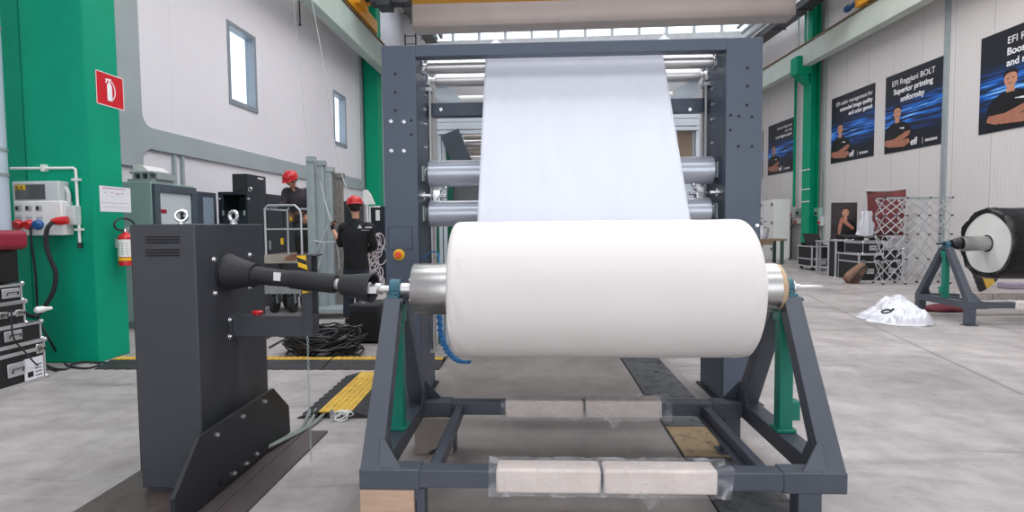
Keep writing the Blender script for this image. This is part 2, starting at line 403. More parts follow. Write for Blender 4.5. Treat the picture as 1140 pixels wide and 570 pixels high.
b = MB(); b.box(-7.2, -3.0, YB-.2, YB, 0, ZT); b.box(6, 12.2, YB-.2, YB, 0, ZT); b.box(-3.0, 6, YB-.2, YB, 4.6, ZT); struct('wall_back', b, WALLG, smooth=False)  # wide opening added for the fill light behind the camera
sky = [(-5.0, -1.5), (3.0, 6.2), (11.0, 14.2), (22.0, 24.2)]
b = MB(); y = YB-.2
for (a, c) in sky: b.box(-7.2, 12.2, y, a, ZT, ZT+.25); b.box(-7.2, -5.2, a, c, ZT, ZT+.25); b.box(10.2, 12.2, a, c, ZT, ZT+.25); y = c
b.box(-7.2, 12.2, y, YF+1, ZT, ZT+.25)
struct('ceiling', b, CONC, smooth=False)
for i, (a, c) in enumerate(sky):
    e = thing('window_%d' % (i+4), None, None, (2.5, a, ZT)); e['kind'] = 'structure'
    b = MB()
    for k in range(9): x = -5.2+15.4*k/8; b.box(x-.05, x+.05, a, c, ZT+.1, ZT+.2)
    b.build('window_frame', GLOSSW, e)
    b = MB(); b.box(-5.2, 10.2, a, c, ZT+.2, ZT+.21); b.build('pane', GLASS, e, smooth=False)

# grey trim on the left wall: upright with a rounded corner running into a long band
A = wl(151.3, 0, .05); B = wl(159, 128, .05); C = wl(170, 147.3, .05); D = wl(404, 198, .05)
E_ = wl(161.6, 168.8, .05); G = wl(404, 210, .05)
sL = A[0]-.55; zt = (C[1]+D[1])/2; zb = (E_[1]+G[1])/2; sv = (A[0]+B[0])/2; rr = .22
poly = [(sL, ZT-.2), (sv, ZT-.2), (sv, zt+rr)]
for k in range(1, 7): a_ = pi/2*k/7; poly.append((sv+rr*(1-cos(a_)), zt+rr*(1-sin(a_))))
poly += [(sv+rr, zt), (D[0], zt), (D[0], zb), (sv+.15, zb), (sv-.02, zb-.1), (sv-.02, zb-.32), (sL, zb-.32)]
b = MB(); b.prism([(0, s, z) for s, z in poly], (.06, 0, 0)); o = struct('trim_1', b, TRIMG, loc=(0, 0, 0), bevel=.01); o.location = (-6.598, 0, 0); turn(o, aL)
# thin trim at the end of the upper panel, next to the far green column
b = MB(); b.box(0, .05, D[0], D[0]+.16, zb, ZT-2.5); o = struct('trim_2', b, TRIMG, loc=(0, 0, 0), bevel=.008); o.location = (-6.598, 0, 0); turn(o, aL)
# two conduits on the lower left wall
for k, px in enumerate((194.5, 203.5)):
    s = wl(px, 190, .03)[0]; b = MB(); b.box(.003, .05, s-.03, s+.03, .2, zb-.01); o = struct('trim_%d' % (3+k), b, TRIMG, loc=(0, 0, 0)); o.location = (-6.598, 0, 0); turn(o, aL)
# joint covers on the right wall
for k, (px, w_, t_) in enumerate(((1054, .16, .05), (912, .16, .12), (919.5, .12, .05))):
    s = wr(px, 60, .03)[0]; b = MB(); b.box(-t_, -.003, s-w_/2, s+w_/2, 3.0 if k == 1 else .02, ZT-.3); b.box(-t_-.02, -.003, s-.02, s+.02, 3.2, ZT-.4)
    o = struct('trim_%d' % (5+k), b, GALV, loc=(0, 0, 0), bevel=.008); o.location = (11.2, 0, 0); turn(o, aR)

# ---- green structural columns and crane beams
PY = fl(110, 404).y; PX = -4.605
b = MB(); b.box(-5.28, PX, PY, PY+.47, 0, ZT-.02); b.box(-6.3, -5.31, PY+.03, PY+.47, 0, ZT-.02); b.box(-5.32, -5.27, PY+.08, PY+.47, 0, ZT-.02)
o = b.build('green_column', GREENB, bevel=.012)
tag(o, 'wide green painted column nearest the camera, carrying the fire extinguisher and distribution box', 'column')
# far green column by the left wall
q = onL(407, 200, .06); yy = q.y; xx = q.x
b = MB(); b.box(xx, xx+.5, yy, yy+.6, 0, ZT-.02); o = b.build('green_column', GREEN, bevel=.02)
tag(o, 'tall green column behind the left upright of the machine', 'column')
# right column with bracket
s, z_ = wr(897.5, 200, .42); P = V((11.2, 0, 0))+nR*.42+dR*s
lo = thing('green_column', 'tall slim green column on the right wall carrying the crane beam', 'column', (P.x, P.y, 0)); ORG[lo.name] = V((0, 0, 0)); turn(lo, aR)
b = MB(); b.box(-.02, .0, -.27, .27, 0, 10.2); b.box(.28, .30, -.27, .27, 0, 10.2); b.box(0, .28, -.02, .02, 0, 10.2)
b.box(-.04, .4, -.36, .36, 0, .03)
b.build('shaft', GREEN, lo)
b = MB(); zbk = 7.32; b.box(-.52, -.0, -.25, .25, zbk-.62, zbk); b.prism([(-.5, -.2, zbk-.6), (-.1, -.2, zbk-.6), (-.02, -.2, zbk-1.0)], (0, .4, 0))
b.build('bracket', GREEN, lo, bevel=.01)
b = MB()
for z in (2.15, 2.6, 3.3): b.box(-.035, -.02, -.3, .3, z, z+.04)
b.build('strap', WHITEP, lo)
# crane beams
def crane_beam(name, P0, d, n, rz, zlo, zhi, s0, s1, side, m, label):
    t = thing(name, label, 'beam', (P0.x, P0.y, zlo)); ORG[t.name] = V((0, 0, zlo)); turn(t, rz)
    b = MB(); x0, x1 = (0, -.32) if side < 0 else (0, .32)
    b.box(x0, x1, s0, s1, zlo, zhi); b.build('beam_web', m, t, bevel=.015)
    b = MB(); b.box(x0-.04*side, x1+.04*side, s0, s1, zhi, zhi+.05); b.build('rail', mat('brown rail', (120, 98, 70), .6, .3, .2, 6), t)
    return t
PRb = V((11.2, 0, 0))+nR*.75
zR0 = onR(940, 48, .75).z; zR1 = onR(912, 40, .75).z
crane_beam('crane_beam', PRb, dR, nR, aR, zR0, zR1, YB+.2, YF-.2, 1, CRANEB, 'pale green crane runway beam along the right wall above the posters')
PLb = V((-6.6, 0, 0))+nL*.94
zL0 = onL(414, 64, .94).z; zL1 = onL(403, 24.5, .94).z
crane_beam('crane_beam', PLb, dL, nL, aL, zL0, zL1, YB+.2, YF-.2, -1, CRANEB2, 'pale green crane runway beam along the left wall above the small windows')
# small black T-bracket below left crane beam
q = onL(384, 29, .3); b = MB(); b.box(q.x-.3, q.x+.32, q.y-.04, q.y+.04, q.z-.04, q.z+.04); b.box(q.x-.04, q.x+.04, q.y-.04, q.y+.04, q.z-.42, q.z)
b.box(q.x-.32, q.x-.28, q.y-.03, q.y+.03, q.z-.1, q.z+.04)
tag(b.build('wall_bracket', DARKM, bevel=.005), 'black T-shaped bracket high on the left wall under the crane beam', 'bracket')
q = onL(333.5, 10, .06); b = MB(); b.tube((q.x, q.y, onL(333.5, 27, .06).z), (q.x, q.y, 9), .02, n=8); b.sphere((q.x, q.y, onL(333.5, 27, .06).z), .035)
tag(b.build('hanging_rod', DARKM), 'thin dark rod hanging down on the left wall between the two windows', 'rod')

# ---- precast roof beam, cable trays, crane girder
b = MB(); zb0 = at(650, 32, 20).z
for (y0, y1, za, zc) in ((19.6, 20.4, zb0, ZT-.01),):
    b.box(-4.2, 8.6, y0, y1, za+.09, zc); b.box(-4.2, 8.6, y0-.3, y1+.3, za+1.9, zc)
o = b.build('roof_beam', CONC, bevel=.05, loc=(2, 20, 0)); turn(o, -.025); tag(o, 'deep precast concrete beam spanning the hall in front of the skylight strip', 'beam')
b = MB(); zb1 = at(520, 100, 25).z
# far roof slope lower band seen through the machine
for k, (px0, py0, px1, py1, off, r, m_, nm, lab, X0) in enumerate((
    (835, 40, 887, 0, 0, .09, GALV, 'roof_pipe', 'shiny galvanised pipe running under the roof edge above the right crane beam', 9.2),)):
    p = V((X0, 24, 0)); P1 = onR(835, 40, 1.1); P2 = onR(887, 0, 1.1)
    dz = (P1.z+P2.z)/2
    a1 = V((11.2, 0, 0))+nR*1.1+dR*25; a2 = V((11.2, 0, 0))+nR*1.1+dR*5
    b = MB()
    for j in range(3):
        zz = dz+.05+.22*j; xo = V((0, 0, zz)); b.tube(a1+xo-V((.18*j, 0, 0)), a2+xo-V((.18*j, 0, 0)), .07, n=12)
    tag(b.build(nm, m_), lab, 'pipe')
P1 = onR(849, 42, .7); P2 = onR(913, 0, .7); dz = (P1.z+P2.z)/2
b = MB(); c0 = V((11.2, 0, 0))+nR*.7
p, q = c0+dR*25.5+V((0, 0, dz)), c0+dR*6+V((0, 0, dz)); b.bar(p, q, .5, .05)
b.bar(p+V((.25, 0, .1)), q+V((.25, 0, .1)), .04, .22); b.bar(p+V((-.25, 0, .1)), q+V((-.25, 0, .1)), .04, .22)
for s in range(7, 26, 2):
    r_ = c0+dR*s; b.box(r_.x-.3, r_.x+.3, r_.y-.04, r_.y+.04, dz-.06, dz-.02)
tag(b.build('cable_tray', mat('dark tray', (92, 90, 94), .5, .4, .1)), 'dark cable tray with hangers high along the right wall below the roof pipes', 'cable tray')
for px in (889, 899):   # vertical hangers between tray and beam
    r_ = onR(px, 40, .55); b = MB(); b.tube((r_.x, r_.y, zR1+.05), (r_.x, r_.y, dz-.02), .025, n=8); b.sphere((r_.x, r_.y, dz-.05), .05)
    tag(b.build('conduit', GALV), 'thin upright grey conduit %s the green column above the right crane beam' % ('left of' if px == 889 else 'right of'), 'conduit')
# yellow end fitting of crane on right
p = onR(974, 6, 1.0); g = thing('crane_end_truck', 'yellow crane end carriage with blue buffer on the right runway beam', 'crane', (p.x, p.y, zR1+.05))
c0 = V((11.2, 0, 0))+nR*.75; pa = onR(958, 8, .75); sA = (pa-V((11.2, 0, 0))).dot(dR)
za = zR1+.3
b = MB(); b.bar(c0+dR*sA+V((0, 0, za)), c0+dR*(sA-3.2)+V((0, 0, za)), .35, .45); b.bar(c0+dR*(sA-.1)+V((0, 0, za)), c0+dR*(sA+.12)+V((0, 0, za)), .22, .3)
b.build('end_carriage', ORANGE, g, bevel=.02)
b = MB(); b.lathe(c0+dR*(sA+.1)+V((0, 0, za)), dR, [(0, .1), (.12, .1), (.12, .07), (.5, .07), (.5, .1), (.62, .1), (.7, .06)], 16); b.build('buffer', BLUEP, g)
b = MB()
b.bm.free()
for k in (.5, 2.7):
    b = MB(); b.lathe(c0+dR*(sA-k)+V((-.08, 0, zR1+.19)), V((1, 0, 0)), [(0, .13), (.16, .13)], 20); b.build('wheel', DARKM, g)
# crane bridge on the left with yellow girder
PA = at(470, 2.5, 17.6); zg = PA.z
g = thing('bridge_crane', 'yellow overhead bridge crane crossing the hall at the top of the picture', 'crane', (-5.4, 17, zg-.3))
b = MB(); b.box(-5.6, 9.4, 17.0, 17.6, zg, zg+.9); b.box(-5.6, 9.4, 16.92, 17.68, zg-.03, zg)
b.build('girder', ORANGE, g, bevel=.02)
zt_ = zL1+.1
b = MB(); c0 = V((-6.6, 0, 0))+nL*.82
b.bar(c0+dL*15.2+V((0, 0, zt_+.25)), c0+dL*19.2+V((0, 0, zt_+.25)), .3, .4); b.box(-5.9, -5.1, 16.9, 17.7, zt_+.2, zg+.1)
b.bar(c0+dL*14.8+V((.05, 0, zt_+.3)), c0+dL*15.25+V((.05, 0, zt_+.3)), .2, .25)
b.build('end_carriage', ORANGE, g, bevel=.02)
b = MB(); b.box(-4.75, -3.6, 16.6, 17.0, zg-.38, zg+.2); b.box(-4.5, -4.1, 16.3, 16.9, zg-.55, zg-.2); b.lathe((-4.9, 16.7, zg-.1), V((1, 0, 0)), [(0, .2), (1.2, .2)], 16)
b.build('hoist', DARKM, g, bevel=.02)
b = MB()
for k in range(9): b.path([(-4.9+.12*k, 16.8, zg-.05), (-4.85+.13*k, 16.75, zg-.35-.05*(k % 3)), (-4.8+.14*k, 16.8, zg-.05)], .018, 6)
b.build('cable_loop', BLACK, g)
# cable trays / ducts along the roof on the left, descending towards the skylight
b = MB()
for (off, zz, w_, h_) in ((1.5, 9.55, .5, .08), (1.25, 9.68, .03, .28), (1.75, 9.68, .03, .28), (1.95, 9.8, .12, .2)):
    c0 = V((-6.6, 0, 0))+nL*off; b.bar(c0+dL*25.6+V((0, 0, zz)), c0+dL*12+V((0, 0, zz)), w_, h_)
for s in range(13, 26): c0 = V((-6.6, 0, 0))+nL*1.5+dL*s; (s not in (19, 20)) and b.box(c0.x-.35, c0.x+.4, c0.y-.03, c0.y+.03, 9.5, 9.56)
tag(b.build('cable_tray', mat('weathered tray', (120, 118, 118), .5, .4, .15)), 'grey cable tray with brackets under the roof above the left crane beam', 'cable tray')
b = MB()
for X0 in (-5.45, -5.0): b.tube((X0, 24.2, 6.9), (X0, 24.2, 9.5), .03, n=8)
for k in range(8): b.tube((-5.45, 24.2, 7.1+.33*k), (-5.0, 24.2, 7.1+.33*k), .018, n=6)
tag(b.build('roof_ladder', DARKM), 'thin dark ladder up to the roof beside the far left green column', 'ladder')
for X0, nm in ((at(552, 49, 24).x, 'left'), (at(739, 43, 24).x, 'right')):
    b = MB(); p = V((X0, 24, at(552, 46, 24).z+.1)); b.lathe(p, V((0, 0, -1)), [(0, .03), (.05, .08), (.12, .16), (.3, .36), (.34, .38), (.36, .33)], 24); b.tube(p, (p.x, p.y, ZT), .02, n=8)
    tag(b.build('hall_lamp', GLOSSW), 'round white hall lamp above the machine crossbeam, %s of the two' % nm, 'lamp')
# ================================================================== CENTRE: STAND, ROLL, MACHINE
def make_stand(ox, oy, name_label, variant):
    """A-frame roll stand. ox = X of left outer face, oy = Y of the front face of the front rail"""
    W_, D_ = 2.13, 1.08; zt_, zb_ = .322, .228; xl, xr = ox, ox+W_; y0, y1 = oy, oy+D_; ym = oy+.52; ZA = 1.015; cxl, cxr = xl+.055, xr-.055
    t = thing('roll_stand', name_label, 'stand', (ox+W_/2, ym, 0))
    def rail(y, nm):
        b = MB(); b.box(xl, xl+.27, y, y+.1, zb_, zt_); b.box(xr-.27, xr, y, y+.1, zb_, zt_); b.box(xl+.26, xr-.26, y+.006, y+.094, zb_+.008, zt_-.006)
        b.build(nm, STAND, t, bevel=.005)
    rail(y0, 'front_rail'); rail(y1-.1, 'rear_rail')
    for x in (xl, xr-.1):
        b = MB(); b.box(x, x+.1, y0+.1, y1-.1, zb_, zt_); b.build('side_rail', STAND, t, bevel=.005)
    for x in (xl+.30, xr-.34):
        b = MB(); b.box(x, x+.045, y0+.1, y1-.1, zt_-.085, zt_-.02); b.box(x-.03, x, y0+.1, y1-.1, zt_-.085, zt_-.075)
        b.lathe((x+.02, y1-.13, zt_-.02), V((0, 0, 1)), [(0, .012), (.008, .012)], 6)
        b.build('inner_rail', STAND, t, bevel=.003)
    for cx, s in ((cxl, 1), (cxr, -1)):
        for yb_, ya, nm in ((y0+.045, ym-.055, 'front_leg'), (y1-.045, ym+.055, 'rear_leg')):
            b = MB(); b.bar((cx, yb_-(.012 if yb_ < ym else -.012), zt_-.03), (cx+.0*s, ya, ZA), .1, .085, (0, 1, 0), .085, .07)
            sy = 1 if yb_ > ym else -1
            xi = cx+.05*s
            yy = yb_ - .04 if sy < 0 else yb_+.03
            b.prism([(cx+.03*s, yy, zt_), (xi+.085*s, yy, zt_), (xi-.002*s, yy+.09*(-sy)*.5, zt_+.12), (cx+.03*s, yy+.09*(-sy)*.5, zt_+.12)], (0, .01, 0))
            b.prism([(cx+.045*s, yb_-sy*.02, zt_), (cx+.045*s, yb_-sy*.16, zt_), (cx+.045*s, yb_-sy*.07, zt_+.14)], (.006*s, 0, 0))
            b.build(nm, STAND, t, bevel=.004)
        b = MB(); b.box(cx-.055, cx+.055, ym-.09, ym+.09, ZA-.005, ZA+.012); b.build('head_plate', STAND, t, bevel=.003)
        # screw jack
        b = MB(); b.box(cx-.035, cx+.035, ym-.035, ym+.035, zt_, ZA-.02); b.box(cx-.05, cx+.05, ym-.05, ym+.05, zt_, zt_+.02)
        b.box(cx+.03*s*-1, cx+.075*s*-1, ym-.03, ym+.03, zt_+.06, zt_+.16); b.box(cx-.045, cx+.045, ym-.045, ym+.045, ZA-.12, ZA-.02)
        j = b.build('screw_jack', TEAL, t, bevel=.005); j['label'] = 'teal screw jack'
        # pillow block
        b = MB(); zc = 1.075
        b.box(cx-.03, cx+.03, ym-.085, ym+.085, ZA+.012, ZA+.032)
        b.prism([(cx-.024, ym-.05, ZA+.03), (cx-.024, ym+.05, ZA+.03), (cx-.024, ym+.045, zc), (cx-.024, ym-.045, zc)], (.048, 0, 0))
        b.lathe((cx-.028, ym, zc), V((1, 0, 0)), [(0, .034), (0, .05), (.056, .05), (.056, .034)], 28)
        for sy in (-1, 1): b.lathe((cx, ym+sy*.066, ZA+.03), V((0, 0, 1)), [(0, .012), (.012, .012)], 6)
        pb = b.build('pillow_block', TEALB, t, bevel=.003); pb['label'] = 'blue green bearing block'
        for yb_ in (y0, y1-.1):
            if variant == 'main' and s == 1: continue
            b = MB(); b.box(cx-.055 if s > 0 else cx-.215+.055, cx+.055 if s > 0 else cx-.055, yb_+.005, yb_+.095, .012, zb_) if variant != 'main' else b.box(cx-.15, cx-.05, yb_+.005, yb_+.095, .012, zb_)
            fx = (cx-.10) if variant == 'main' or s < 0 else cx
            b.box(fx-.08, fx+.08, yb_-.02, yb_+.12, 0, .012)
            b.build('leg', STAND, t, bevel=.004)
        if variant == 'main' and s == 1:
            for yb_ in (y0, y1-.1):
                b = MB(); b.box(xl+.20, xl+.29, yb_+.02, yb_+.09, .17, zb_); b.box(xl+.25, xl+.29, yb_+.02, yb_+.09, .0, .17); b.build('leg', STAND, t, bevel=.003)
    # protective wraps
    for (y, xs) in ((y0, (.612, 1.085, 1.59)), (y1-.1, (.60, 1.09, 1.565))):
        for k in range(2):
            xa, xb = xl+xs[k], xl+xs[k+1]-.012
            b = MB(); b.box(xa, xb, y-.006, y+.106, zb_-.008, zt_+.008); c = b.build('cardboard_wrap', CARD, t, bevel=.012); c['label'] = 'tan cardboard wrap'
        b = MB(); n = 36; xs0, xs1 = xl+xs[0]-.03, xl+xs[2]+.05; ring = []
        for i in range(n+1):
            x = xs0+(xs1-xs0)*i/n; r_ = []
            for (yy, zz) in ((-.012, -.014), (.112, -.014), (.112, zt_-zb_+.014), (-.012, zt_-zb_+.014)):
                r_.append(b.bm.verts.new((x+random.uniform(-.008, .008), y+yy+random.uniform(-.004, .001)*(1 if yy < 0 else -1), zb_+zz+random.uniform(-.006, .003)*(1 if zz < 0 else -1))))
            ring.append(r_)
        for i in range(n):
            for k in range(4): b.bm.faces.new((ring[i][k], ring[i][(k+1) % 4], ring[i+1][(k+1) % 4], ring[i+1][k]))
        # hanging corner of film
        b.poly([(xs0+.62*(xs1-xs0), y-.012, zb_-.012), (xs0+.72*(xs1-xs0), y-.012, zb_-.012), (xs0+.66*(xs1-xs0), y-.02, zb_-.07)])
        b.build('plastic_film', FILM, t)
    return t, ym, cxl, cxr
SX, SY = -.797, 2.45
st, RY, cxl, cxr = make_stand(SX, SY, 'charcoal A-frame roll stand in the foreground carrying the big white fabric roll', 'main')
RZ = 1.07
for k, (y0, y1, m_, lb) in enumerate(((SY+.0, SY+.12, WOOD, 'pale timber block under the front left corner of the foreground roll stand'), (SY+.95, SY+1.09, mat('grey faced block', (150, 140, 134), .45, .3, .1, 6), 'grey metal faced block under the rear left corner of the foreground roll stand'))):
    b = MB(); x0, x1 = SX+.002, SX+.245
    if k == 0: b.box(x0, x1, y0, y1, 0, .228); b.lathe((x0+.13, y0+.001, .06), V((0, -1, 0)), [(0, .012), (.004, .012)], 12)
    else: b.prism([(x0+.04, y0, 0), (x0+.12, y0, 0), (x0+.14, y0, .022), (x0+.17, y0, .035), (x0+.2, y0, .03), (x0+.22, y0, 0), (x1+.03, y0, 0), (x1+.03, y0, .228), (x0+.04, y0, .228)], (0, y1-y0, 0))
    tag(b.build('support_block', m_, bevel=.004), lb, 'block')

# ---- fabric roll
RX0, RX1, RR = -.428, 1.062, .352
roll = thing('fabric_roll', 'large roll of white fabric on the foreground stand with its sheet rising to the machine', 'fabric roll', ((RX0+RX1)/2, RY, RZ-RR))
b = MB(); prof = [(0, .13), (0, RR-.035)]
for k in range(1, 7): a_ = pi/2*k/6; prof.append((.035*(1-cos(a_)), RR-.035+.035*sin(a_)))
L_ = RX1-RX0
for k in range(1, 24): prof.append((.035+(L_-.07)*k/24, RR+.0012*sin(k*1.7)))
for k in range(6, -1, -1): a_ = pi/2*k/6; prof.append((L_-.035*(1-cos(a_)), RR-.035+.035*sin(a_)))
prof.append((L_, .13)); b.lathe((RX0, RY, RZ), V((1, 0, 0)), prof, 96, cap=False)
b.build('rolled_fabric', FABRIC, roll)
# the loose last layer with slack folds at both edges
b = MB(); nA, nX = 40, 60; grid = []
for i in range(nA+1):
    a_ = radians(-200 + 230*i/nA); row = []
    for j in range(nX+1):
        u_ = j/nX; x = RX0+.012+(L_-.024)*u_; e = min(u_, 1-u_)
        w = exp(-(e/.05)**2)*.006*sin(a_*9+e*60) + exp(-(e/.02)**2)*-.012
        r_ = RR+.005+w + .0006*sin(x*9+a_*3)
        row.append(b.bm.verts.new((x+ (.006*sin(a_*5) if j in (0, nX) else 0), RY-cos(a_)*r_, RZ+sin(a_)*r_)))
    grid.append(row)
for i in range(nA):
    for j in range(nX): b.bm.faces.new((grid[i][j], grid[i][j+1], grid[i+1][j+1], grid[i+1][j]))
b.build('outer_layer', FABRIC, roll, angle=80)
b = MB(); b.lathe((-.642, RY, RZ), V((1, 0, 0)), [(0, .03), (0, .134), (.004, .136), (.20, .136)], 64); c = b.build('core', BRUSH, roll); c['label'] = 'brushed steel core end'
b = MB(); b.lathe((-.652, RY, RZ+.0), V((1, 0, 0)), [(0, .095), (.008, .10)], 48)
for k in range(8): a_ = 2*pi*k/8; b.lathe((-.66, RY+.075*cos(a_), RZ+.075*sin(a_)), V((1, 0, 0)), [(0, .009), (.012, .009)], 6)
b.build('core_flange', BRUSH, roll)
b = MB(); b.lathe((RX1-.01, RY, RZ), V((1, 0, 0)), [(0, .128), (.165, .128), (.168, .124)], 64); c = b.build('core', BRUSH, roll); c['label'] = 'brushed steel core end'
b = MB(); b.lathe((RX1+.158, RY, RZ), V((1, 0, 0)), [(0, .122), (.02, .12), (.035, .10), (.044, .08), (.046, .04)], 48); c = b.build('core_cone', TAPEBEIGE, roll); c['label'] = 'beige cone'
b = MB(); b.lathe((-.84, RY, RZ), V((1, 0, 0)), [(0, .02), (.07, .02), (.072, .03), (.12, .03), (.12, .034), (.2, .034)], 24)
b.build('shaft', STEEL, roll); b = MB(); b.lathe((cxr-.06, RY, RZ), V((1, 0, 0)), [(0, .036), (.10, .036), (.10, .022), (.13, .018), (.13, .013), (.24, .011), (.25, .007)], 24)
b.build('shaft', STEEL, roll)
b = MB()                                           # sheet
PT = V((0, 4.615, 2.70)); rt_ = .052
def wx(Y):   # left and right edge of the sheet at depth Y
    u_ = (4.65-Y)/.7; return -.392-.02*u_, 1.004+.064*u_
prof = []
for k in range(10): a_ = radians(70-110*k/9*1.0); prof.append((PT.y-sin(a_ - radians(20))*0 + 0, 0))
path_ = []
for k in range(9):
    a_ = radians(10+150*k/8); path_.append((4.64+cos(a_)*rt_, 2.70+sin(a_)*rt_))       # over the top roller
path_ = path_[::1]
y_, z_ = path_[-1]
for k in range(1, 25): u_ = k/24; path_.append((y_+(3.86-y_)*u_, z_+(1.18-z_)*u_))
for k in range(1, 9): a_ = radians(-0+20-120*k/8); path_.append((3.92-cos(radians(20))*0 + .062*cos(pi-a_*-1)*1, 1.16+.062*sin(-a_)*-1)) if False else None
for k in range(1, 7): a_ = radians(180+15*k); path_.append((3.92+.062*cos(a_), 1.165+.062*sin(a_)))
y_, z_ = path_[-1]
for k in range(1, 8): u_ = k/7; path_.append((y_+(RY+.30-y_)*u_, z_+(RZ-.24-z_)*u_))
rows = []
for i, (yy, zz) in enumerate(path_):
    a0, a1 = wx(yy); 
    if yy < 3.9: a0 = max(a0-.02*(3.9-yy), RX0+.01)
    row = []
    for j in range(61):
        u_ = j/60; row.append(b.bm.verts.new((a0+(a1-a0)*u_, yy+.0018*sin(u_*70+.3*sin(zz*3))*min(1, i/12.), zz)))
    rows.append(row)
for i in range(len(rows)-1):
    for j in range(60): b.bm.faces.new((rows[i][j], rows[i][j+1], rows[i+1][j+1], rows[i+1][j]))
s_ = b.build('sheet', WEB, roll, angle=80); md = s_.modifiers.new('thickness', 'SOLIDIFY'); md.thickness = .0015

# ---- the machine (take-off frame)
mach = thing('fabric_machine', 'blue grey machine frame with horizontal rollers behind the white fabric sheet', 'machine', (.26, 4.75, 0))
MY = 4.39; XL0, XL1, XR0, XR1 = -1.175, -.912, 1.432, 1.70; ZM = 2.785
BL = mat('hole black', (16, 17, 20), .7)
for (x0, x1, xi, xo, s) in ((XL0, XL1, XL1, XL0, 1), (XR0, XR1, XR0, XR1, -1)):
    b = MB(); b.box(x0, x1, MY, MY+.05, 0, ZM); b.box(xi-.012*s, xi, MY+.05, 5.0, 0, ZM-.004); b.box(xo, xo+.012*s, MY+.05, 5.0, 0, ZM-.004)
    b.box(x0, x1, MY+.05, 5.0, ZM-.012, ZM-.002); b.box(x0, x1, 4.98, 5.0, 0, ZM-.01)
    up_ = b.build('upright', MACH, mach, bevel=.004)
    pl = [(0, .9)]
holes = [(440, 82.5), (440, 102.8), (440, 123), (458, 134), (458, 150), (832, 76), (832, 96), (831.6, 117), (813.4, 128.5), (822.4, 129.5), (837, 130), (813, 145), (822, 163), (837, 163)]
for (px, py) in holes:
    p = at(px, py, MY); b = MB(); b.lathe(p, V((0, -1, 0)), [(-.001, .011), (.0012, .011)], 14); b.build('hole_plug', BL, mach, smooth=False)
for (px, py) in ((435, 135), (449.5, 135.5), (435.4, 167.8), (449.5, 168), (843, 251)):
    p = at(px, py, MY); b = MB(); b.lathe(p, V((0, -1, 0)), [(0, .016), (.004, .015), (.005, .01), (.012, .01)], 14); b.build('bolt', CHROME, mach)
# access panel outline + emergency stop
p0, p1 = at(433, 253, MY), at(459, 277.5, MY); b = MB()
b.box(p0.x, p1.x, MY-.003, MY, p1.z, p0.z); b.build('access_panel', MACH, mach, bevel=.001)
b = MB()
for (x0, x1, z0_, z1_) in ((p0.x-.004, p1.x+.004, p0.z, p0.z+.003), (p0.x-.004, p1.x+.004, p1.z-.003, p1.z), (p0.x-.004, p0.x, p1.z, p0.z), (p1.x, p1.x+.004, p1.z, p0.z)): b.box(x0, x1, MY-.0015, MY, z0_, z1_)
b.build('panel_gap', BL, mach, smooth=False)
p = at(444.5, 283.5, MY); b = MB(); b.lathe(p, V((0, -1, 0)), [(0, .044), (.01, .044), (.012, .04)], 28); e_ = b.build('emergency_stop', YELLOW, mach)
b = MB(); b.lathe(p+V((0, -.012, 0)), V((0, -1, 0)), [(0, .012), (.02, .012), (.02, .025), (.03, .027), (.038, .02)], 24); b.build('push_button', mat('orange red button', (235, 85, 40), .4), e_)
# top crossbeam (channel)
b = MB(); b.box(XL1, XR0, MY+.0, MY+.012, ZM-.088, ZM); b.box(XL1, XR0, MY+.012, MY+.16, ZM-.012, ZM); b.box(XL1, XR0, MY+.012, MY+.1, ZM-.088, ZM-.078)
b.build('crossbeam', MACH, mach, bevel=.003)
b = MB(); zc = at(512, 121.5, 4.86).z; b.box(XL1+.012, XR0-.012, 4.86, 4.97, zc-.055, zc+.055)
cb = b.build('crossbeam', MACH, mach, bevel=.003)
for px in (491, 768):
    p = at(px, 122, 4.86); b = MB(); b.lathe(p, V((0, -1, 0)), [(0, .014), (.008, .014)], 12); b.build('bolt', CHROME, mach)
def roller(x0, x1, y, z, r, m_, nm='roller', ends=True, capm=None, rs=.022, bearing=True):
    b = MB(); b.lathe((x0, y, z), V((1, 0, 0)), [(0, r*.55), (0, r-.008), (.006, r), (x1-x0-.006, r), (x1-x0, r-.008), (x1-x0, r*.55)], 48); o = b.build(nm, m_, mach)
    b = MB(); b.tube((XL1, y, z), (XR0, y, z), rs, n=16); b.lathe((x0-.012, y, z), V((1, 0, 0)), [(0, rs+.012), (.012, r*.56)], 24); b.lathe((x1, y, z), V((1, 0, 0)), [(0, r*.56), (.012, rs+.012)], 24)
    b.build('axle', DARKM if r > .08 else STEEL, o)
    if bearing:
        for xx, s in ((XL1, 1), (XR0, -1)):
            b = MB(); w_ = .045 if r < .08 else .062
            b.box(xx, xx+.014*s, y-w_, y+w_, z-w_, z+w_); b.lathe((xx+.014*s, y, z), V((s, 0, 0)), [(0, w_*.75), (.018, w_*.6), (.022, w_*.4)], 24)
            for sy in (-1, 1):
                for sz in (-1, 1): b.lathe((xx+.014*s, y+sy*w_*.72, z+sz*w_*.72), V((s, 0, 0)), [(0, .009), (.008, .009)], 6)
            b.build('bearing', GALV if r > .08 else CHROME, o, bevel=.002)
    return o
X0r, X1r = XL1+.045, XR0-.03
roller(X0r, X1r, 4.64, 2.682, .052, STEEL)
roller(X0r+.03, X1r-.04, 4.86, 2.635, .055, STEEL); roller(X0r+.03, X1r-.04, 4.93, 2.46+.05, .02, STEEL, rs=.012, bearing=False) if False else None
roller(XL1+.05, XR0-.03, 4.62, at(475, 193.5, 4.6).z, .108, ROLLG)
roller(XL1+.05, XR0-.05, 4.62, at(475, 238, 4.6).z, .105, ROLLG)
roller(XL1+.05, XR0-.03, 3.92+.6, .75, .06, STEEL)
